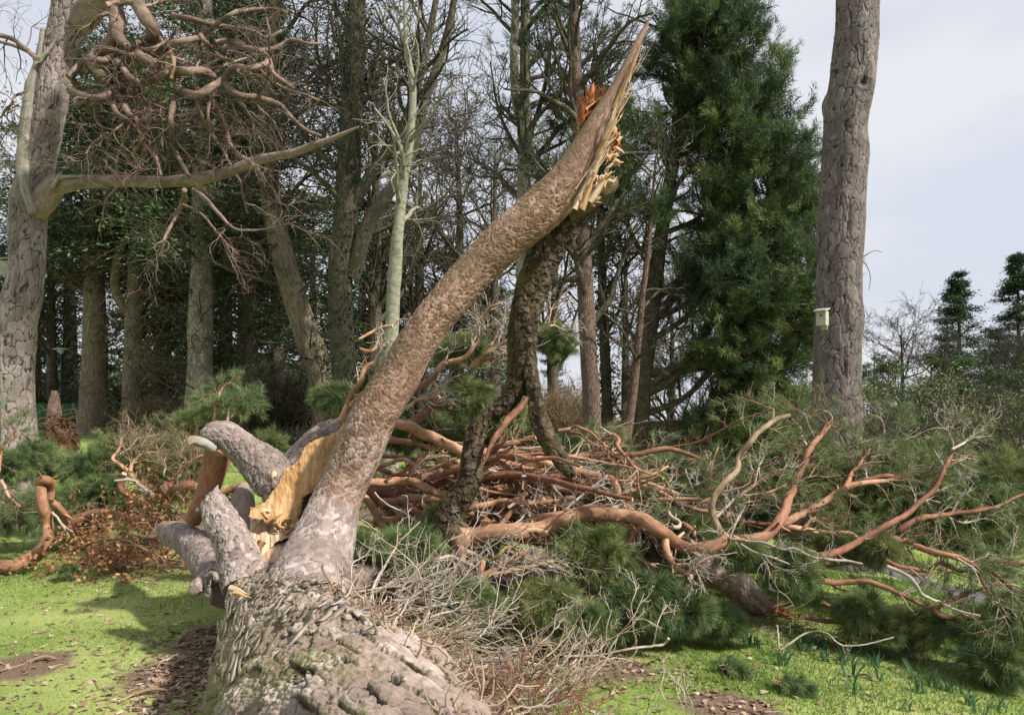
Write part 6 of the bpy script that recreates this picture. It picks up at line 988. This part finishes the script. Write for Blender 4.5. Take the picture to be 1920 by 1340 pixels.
SP = np.stack([s[0] for s in st]); SR = np.stack([s[1] for s in st]); a, ar = grow(SP, SR, 24, .05, 1, .42, .8, 6, .18, -.05, hor=.6, rr=.6, rmin=.003, jit=.5); a[..., 2] = np.maximum(a[..., 2], G(a[..., 0], a[..., 1]) + .02); tubes(bf, a, ar, 3); b2, b2r = grow(a, ar, 4, .2, 1, .2, .7, 4, .2, 0, rmin=.002); b2[..., 2] = np.maximum(b2[..., 2], G(b2[..., 0], b2[..., 1]) + .02); tubes(bf, b2, b2r, 3)
pos, _ = along(b2, .1, 6); pos = pos[rng.uniform(size=len(pos)) < .7]; leaves(fb, pos + rng.normal(size=pos.shape) * .012, .055, .036, .42, .25); pos, _ = along(a, .3, 6); leaves(fb, pos, .055, .036, .42, .25)
bf.build('branch', M['twig'], br); fb.build('leaves', M['brownleaf'], br)
# root plate of a small windthrown tree, white scrap
q = P(112, 862, 21.); q[2] = G(q[0], q[1]); rt = empty('root_plate', q, 'upturned root plate of earth and torn roots right of the near left pine', 'roots')
bf = Buf(); blob(bf, q + [0, 0, .52], .44, .28, .60, 60, .3, 2.2, 0, 3, fine=.16); M['earth'] = plain('dark_root_earth', (.03, .017, .011), (.17, .09, .055), 14, .95, 1., .03, 'bk'); bf.build('earth', M['earth'], rt)
bf = Buf(); K = 420; dr = nrm(rng.normal(size=(K, 3)) * np.array([1, .6, .9])); p = q + [0, 0, .58] + dr * np.array([.40, .24, .58]); pp = [p]; dr = nrm(dr * np.array([1, 1, .4]) + [0.25, -.2, -.35])
for j in range(6): p = p + dr * rng.uniform(.02, .05, (K, 1)); pp.append(p); dr = nrm(dr + rng.normal(size=(K, 3)) * .28 + [0, 0, -.06])
PP = np.stack(pp, 1); tubes(bf, PP, np.linspace(.020, .007, 7)[None] * rng.uniform(.3, 1.2, (K, 1)), 4)
K = 26; p = q + np.array([-.05, 0, 1.10]) + rng.normal(size=(K, 3)) * [.22, .1, .14]; dr = nrm(rng.normal(size=(K, 3)) * [1.2, .4, .3] + [.2, 0, .5]); pp = [p]
for j in range(7): p = p + dr * .08; pp.append(p); dr = nrm(dr + rng.normal(size=(K, 3)) * .3)
tubes(bf, np.stack(pp, 1), np.linspace(.016, .007, 8)[None] * np.ones((K, 1)), 4); bf.build('roots', plain('torn_root_fibre', (.05, .027, .018), (.17, .095, .06), 20, .9, .5, .005, 'bk'), rt)
bf = Buf(); tube(bf, [q + [-.2, .2, .5], q + [-.3, .25, 1.3], q + [-.34, .3, 2.0]], [.30, .2, .08], 20, 30, lump=.4, seed=2); bf.build('snapped_stem', M['bgred'], rt)
q = gp(143, 1070); bf = Buf(); blob(bf, q + [0, 0, .018], .060, .035, .020, 18, .25, 1.5, 0, 2); tag(bf.build('crumpled_paper', plain('white_paper', (.72, .74, .74), (.85, .86, .86), 12, .6, .3)), 'crumpled white scrap of paper on the left lawn', 'litter')
q = gp(1497, 985); q = P(1497, 985, 9.5); q[2] = G(q[0], q[1]); st_ = empty('tree_stump', q, 'old dark cut stump half hidden behind the red boughs', 'stump'); bf = Buf(); tube(bf, [q - [0, 0, .15], q + [0, 0, .3], q + [.02, 0, EYE + (HOR - 952) / F * 9.5 - q[2]]], [.24, .19, .17], 30, 40, lump=.25, capmat=1, seed=4); bf.build('stump', [M['bgdark'], M['greyst']], st_)

# ---------------------------------------------------------------- dead twigs over the right flank of the trunk
rng = np.random.default_rng(101)
def deadfan(label, base, dirs, K, L_, mat='pale', up=.03, seed=0, r0=.007, grp='dead twiggy boughs beside the trunk', side=4, sp=.35, wig=.2, s2=2):
    b0 = np.array(base, float); root = empty('dead_bough', (b0[0], b0[1], float(G(b0[0], b0[1]))), label, 'branch', grp); bf = Buf()
    p = b0 + rng.normal(size=(K, 3)) * np.array([.12, .16, .05]); d = nrm(np.array(dirs, float) + rng.normal(size=(K, 3)) * sp); pp = [p]; st = L_ * rng.uniform(.4, 1.1, (K, 1)) / 9
    for j in range(9): p = p + d * st; pp.append(p); d = nrm(d + rng.normal(size=(K, 3)) * wig + [0, 0, up])
    PP = np.stack(pp, 1); PP[..., 2] = np.maximum(PP[..., 2], G(PP[..., 0], PP[..., 1]) + .02); RR = np.linspace(r0, r0 * .3, 10)[None] * rng.uniform(.6, 1.1, (K, 1)); tubes(bf, PP, RR, 6); bf.build('stems', M[mat], root)
    bf = Buf(); a, ar = grow(PP, RR, side, .2, .95, L_ * .32, .6, 6, wig, up, rr=.7, rmin=.0022, jit=.5); a[..., 2] = np.maximum(a[..., 2], G(a[..., 0], a[..., 1]) + .01); tubes(bf, a, ar, 4)
    b2, br_ = grow(a, ar, s2, .3, .95, L_ * .12, .6, 4, wig, up, rr=.8, rmin=.0017); tubes(bf, b2, br_, 3); bf.build('twigs', M[mat], root)
deadfan('dense pale dead twigs spilling right from the top of the trunk', P(735, 1135, 4.3), (.95, .15, .08), 24, .75, wig=.17)
deadfan('dead twigs reaching up toward the mossy limb', P(770, 1165, 4.1), (.8, .1, .38), 10, .5, 'pale', .05)
deadfan('long pale dead twigs over the grass in the middle', P(820, 1210, 3.9), (.95, .1, .10), 16, .8)
deadfan('brown dead twigs low against the right flank of the trunk', P(790, 1220, 3.5), (.7, -.1, -.15), 40, .35, 'twig', -.03)
deadfan('dead twigs at the bottom edge, right of the trunk', P(930, 1290, 3.3), (.9, .05, .08), 18, .5, 'twig')
deadfan('sparse upright pale twigs in the foreground grass', P(1060, 1290, 3.6), (.6, .2, .5), 12, .4, 'pale', .05, side=3)
deadfan('tangle of dead stems at the foot of the leaning limb', P(700, 1120, 4.5), (.7, .0, .15), 12, .4, 'pale')
deadfan('grey dead twigs lying close to the bottom edge', P(890, 1330, 3.0), (.9, .1, .08), 18, .4, 'greyst')
deadfan('few forked white twigs standing at the bottom right of the tangle', P(1290, 1330, 3.7), (-.1, .1, 1), 7, .28, 'pale', .05, r0=.004, side=3)
deadfan('red-brown dead fern-like sprig at the bottom edge', P(950, 1330, 3.2), (.5, .1, .35), 60, .28, 'redbr', .0, r0=.003, side=5)
ND = [('root-like brown stem winding over the trunk flank', ['N 34 24 3.2 3.3 T:230,1100 290,1085 340,1065 430,1062 480,1110 490,1180 560,1270 640,1400', 'N 26 14 3.5 3.6 T:190,915 300,950 400,1000 500,1030 640,1085 760,1150'], 24, .2),
 ('dark arching stem near the bottom edge', ['N 22 24 3.4 3.1 T:770,1120 830,1140 900,1180 980,1260 1040,1350', 'N 15 10 3.4 3.4 T:1010,1225 1060,1170 1180,1120 1270,1165 1320,1260 1335,1350'], 16, .16),
 ('long pale dead stem with upright forks over the grass', ['N 10 16 3.9 4.2 P:1240,1010 1400,1010 1500,995 1620,970 1740,955 1800,945 1828,912', 'N 10 5 4.1 4.2 P:1490,985 1560,880 1610,820 1650,760 1690,660', 'N 8 4 4.1 4.2 P:1628,790 1618,720 1645,640 1618,540', 'N 9 5 4.2 4.2 P:1740,950 1760,860 1780,790 1820,725', 'N 8 5 4.1 4.1 P:1620,965 1645,925 1630,860 1628,800'], 12, .12),
 ('pale forked dead stem left of the long one', ['N 11 6 3.9 4.1 P:1060,1110 1160,1090 1250,1075 1380,1010 1470,945 1482,850 1510,750', 'N 9 5 3.9 4.0 P:1060,1080 1040,1040 1100,950 1180,880 1195,790 1215,720', 'N 8 4 4 4 P:1200,1010 1290,960 1385,900'], 14, .14),
 ('pale stem leaning up against the blue-green spray', ['N 16 9 4.2 4.5 P:150,740 190,600 290,430 330,370 440,260', 'N 10 6 4.3 4.4 P:290,430 300,520 340,600', 'N 10 6 4.3 4.4 P:60,620 60,500 120,460 190,400'], 16, .14)]
for lb_, sp_, tw_, twl in ND: thing_branch(lb_, sp_, max(2, int(tw_ / len(sp_))), twl, group='single dead stems beside the trunk', t0=.3, twm=M['pale'])

# ---------------------------------------------------------------- grass, leaf litter, daffodils
rng = np.random.default_rng(111)
def ingr(n, x0, x1, y0, y1, pw=1.): x = rng.uniform(x0, x1, n); y = y0 + (y1 - y0) * rng.uniform(0, 1, n) ** pw; k = (np.abs(x) < y * .95 + .6); return x[k], y[k]
xs, ys = [], []
for n, y0, y1 in ((390000, 3.0, 7.5), (210000, 7.5, 13), (110000, 13, 30)): x, y = ingr(n, -.95 * y1 - 1, .95 * y1 + 1, y0, y1); xs.append(x); ys.append(y)
x = np.concatenate(xs); y = np.concatenate(ys); n = len(x); dirt = np.zeros(n)
for x0, y0, r, a in spots: dirt = np.maximum(dirt, a * np.exp(-(((x - x0) ** 2 + (y - y0) ** 2) / r ** 2)))
pn = fbm(x * 2.2, y * 2.2, 0, 4, 21); keep = rng.uniform(size=n) > dirt * 1.2 + .45 * np.clip(pn, 0, 1); x, y, pn, = x[keep], y[keep], pn[keep]; n = len(x); z = G(x, y)
far = np.clip(y / 6, .8, 3); hgt = (.018 + .016 * sst(-.5, 1.5, x)) * rng.uniform(.5, 1.5, n) * (1 + .4 * fbm(x * 1.5, y * 1.5, 0, 2, 8)) * np.sqrt(far); wdt = .0035 * far
d = nrm(np.stack([rng.normal(size=n) * .55, rng.normal(size=n) * .55, np.ones(n)], 1)); s = nrm(np.cross(d, rng.normal(size=(n, 3)))) * wdt[:, None]
b0 = np.stack([x, y, z - .003], 1); v = np.stack([b0 - s, b0 + s, b0 + d * hgt[:, None]], 1); tg = np.clip(.42 + .2 * fbm(x * .8, y * .8, 0, 3, 18) - .14 * sst(0, 2, x) + .22 * sst(0, -2, x) + rng.normal(size=n) * .16, 0, 1)
fb = Buf(); fb.add(v, t=np.arange(n * 3).reshape(-1, 3), tint=np.repeat(tg, 3)); tag(fb.build('grass', M['grass']), 'short mossy lawn grass', 'grass', kind='stuff')
# litter: bark scraps, leaves, cones' scales
xs = []; 
for px, py, r, k in ((375, 1260, .35, 420), (320, 1325, .35, 330), (395, 1190, .25, 220), (250, 1220, 1.0, 170), (150, 1280, 1.2, 350), (100, 1150, 1.6, 260), (300, 1060, .9, 900), (1150, 1240, .5, 350), (1350, 1250, 1.2, 160), (1650, 1250, 1.5, 140), (1385, 1325, .3, 120), (800, 1300, .6, 400), (900, 1250, .5, 500), (1450, 1170, .6, 250), (1250, 1080, 1.2, 500), (900, 1050, 1., 500)):
    q = gp(px, py); xs.append(np.stack([q[0] + rng.normal(size=k) * r * .55, q[1] + rng.normal(size=k) * r * .7], 1))
xy = np.concatenate(xs); x, y = xy[:, 0], xy[:, 1]; fb = Buf(); leaves(fb, np.stack([x, y, G(x, y) + .012], 1), .052, .030, .45, .26, flat=.78)
K = 500; i_ = rng.integers(0, len(x), K); p = np.stack([x[i_], y[i_], G(x[i_], y[i_]) + .012], 1); dr = rng.normal(size=(K, 3)); dr[:, 2] *= .08; dr = nrm(dr); pp = [p]
for j in range(4): p = p + dr * rng.uniform(.01, .05, (K, 1)); pp.append(p); dr = nrm(dr + rng.normal(size=(K, 3)) * [.25, .25, .03])
bf = fb; PP = np.stack(pp, 1); tubes(bf, PP, np.linspace(.004, .002, 5)[None] * rng.uniform(.5, 1.3, (K, 1)), 4, tint=rng.uniform(.1, .9, K)); tag(fb.build('leaf_litter', M['litter']), 'dry leaves, bark scraps and twig bits on the lawn', 'leaf litter', kind='stuff')
# litter caught on the trunk's right flank
pr, _ = even(tp, tr, 200); n = 1600; i_ = rng.integers(10, 150, n); c_ = pr[i_, :3]; thv = rng.uniform(.2, 1.5, n); Ux = np.tile([1., .1, 0], (n, 1)); p = c_ + Ux * np.sin(thv)[:, None] * (pr[i_, 3] * 1.03)[:, None] + np.array([0, 0, 1]) * np.cos(thv)[:, None] * (pr[i_, 3] * 1.03)[:, None]
fb = Buf(); leaves(fb, p, .05, .02, .5, .25); PP = [p[:900]]; dr = nrm(rng.normal(size=(900, 3)) + [.3, 0, 0]); q_ = p[:900]
for j in range(5): q_ = q_ + dr * rng.uniform(.01, .05, (900, 1)); PP.append(q_); dr = nrm(dr + rng.normal(size=(900, 3)) * .35)
tubes(fb, np.stack(PP, 1), np.linspace(.004, .002, 6)[None] * rng.uniform(.5, 1.5, (900, 1)), 4, tint=rng.uniform(.2, 1, 900)); tag(fb.build('trunk_litter', M['litter']), 'twig bits and bark scraps caught on the right flank of the trunk', 'leaf litter', kind='stuff')
def daff(px, py, k, h, label):
    q = gp(px, py); fb = Buf(); n = k; b0 = q + np.stack([rng.normal(size=n) * .022, rng.normal(size=n) * .022, np.zeros(n) - .01], 1); lean = np.stack([rng.normal(size=n) * .28, rng.normal(size=n) * .2, np.ones(n)], 1); lean = nrm(lean); hh = h * rng.uniform(.6, 1.1, n)[:, None]; s = nrm(np.cross(lean, rng.normal(size=(n, 3)))) * .0055
    droop = nrm(lean * [1, 1, 0] + 1e-6); a0, a1, a2 = b0, b0 + lean * hh * .55, b0 + lean * hh + droop * hh * .10 - [0, 0, .01]
    v = np.stack([a0 - s, a0 + s, a1 + s * 1.1, a1 - s * 1.1, a2 + s * .2, a2 - s * .2], 1); o = np.arange(n)[:, None, None] * 6; fb.add(v, q=(np.array([[0, 1, 2, 3], [3, 2, 4, 5]])[None] + o), tint=np.repeat(rng.uniform(.2, 1, n), 6))
    ob = fb.build('daffodil_plant', M['daff']); tag(ob, label, 'plant', 'daffodil shoots in the grass')
DP = [(1398, 1205, 'by the foot of the dark hanging spray'), (1413, 1212, 'just right of the spray foot, larger'), (1478, 1190, 'under the split end of the stem'), (1497, 1218, 'left one of the dense cluster beyond the forked stick'), (1512, 1224, 'middle one of the dense cluster beyond the forked stick'), (1524, 1212, 'right one of the dense cluster beyond the forked stick'), (1536, 1214, 'beside the bent pale stick'), (1548, 1240, 'small, behind the tiny twig on the grass'), (1466, 1248, 'alone left of the middle of the grass'), (1576, 1245, 'right of the small one'), (1590, 1243, 'small pair on the slope'), (1598, 1270, 'large, above the short dark stick'), (1640, 1250, 'beyond the large one'), (1645, 1276, 'at the end of the short dark stick'), (1662, 1238, 'far one near the brush'), (1606, 1300, 'below the short dark stick'), (1712, 1272, 'tall one in the right half of the grass'), (1716, 1296, 'dense one in the right half of the grass'), (1744, 1284, 'right of the dense one'), (1757, 1290, 'darker one right of centre right'), (1776, 1296, 'large dark clump at the right'), (1805, 1302, 'right of the large dark clump'), (1816, 1322, 'near the bottom right'), (1832, 1338, 'at the bottom edge, right'), (1874, 1332, 'tall one in the bottom right corner'), (1882, 1290, 'under the lowest spray at the right'), (1855, 1290, 'thin one left of the lowest spray'), (1700, 1335, 'at the bottom edge, left of the others')]
for i, (px, py, lb_) in enumerate(DP): daff(px, py, int(rng.integers(6, 15)), float(rng.uniform(.10, .17)), 'daffodil shoots ' + lb_)
for px, py, qx, qy, lb_ in ((1612, 1268, 1642, 1278, 'short dark stick lying between two daffodil clumps'), (1705, 1225, 1742, 1234, 'pale stick on the grass near the brush at the right')):
    a, b = gp(px, py), gp(qx, qy); bf = Buf(); tube(bf, [a + [0, 0, .015], (a + b) / 2 + [0, 0, .03], b + [0, 0, .012]], [.007, .008, .004], 8, 12, lump=.2); tag(bf.build('stick', M['twig'] if qx < 1700 else M['pale']), lb_, 'stick')
for px, py, ln, lb_ in ((50, 1243, .16, 'curl of fallen bark on the bare patch at the left'), (345, 1190, .2, 'pale strip of bark on the lawn beside the trunk'), (235, 1310, .22, 'long thin stick near the bottom left'), (330, 1215, .35, 'dark stick leaning to the trunk on the left lawn')):
    a = gp(px, py); b = a + [ln, ln * .35, .0]; b[2] = G(b[0], b[1]); bf = Buf(); tube(bf, [a + [0, 0, .01], (a + b) / 2 + [0, .02, .03], b + [0, 0, .015]], [.006, .012, .005], 8, 12, lump=.3); tag(bf.build('bark_scrap', M['twig']), lb_, 'bark scrap')
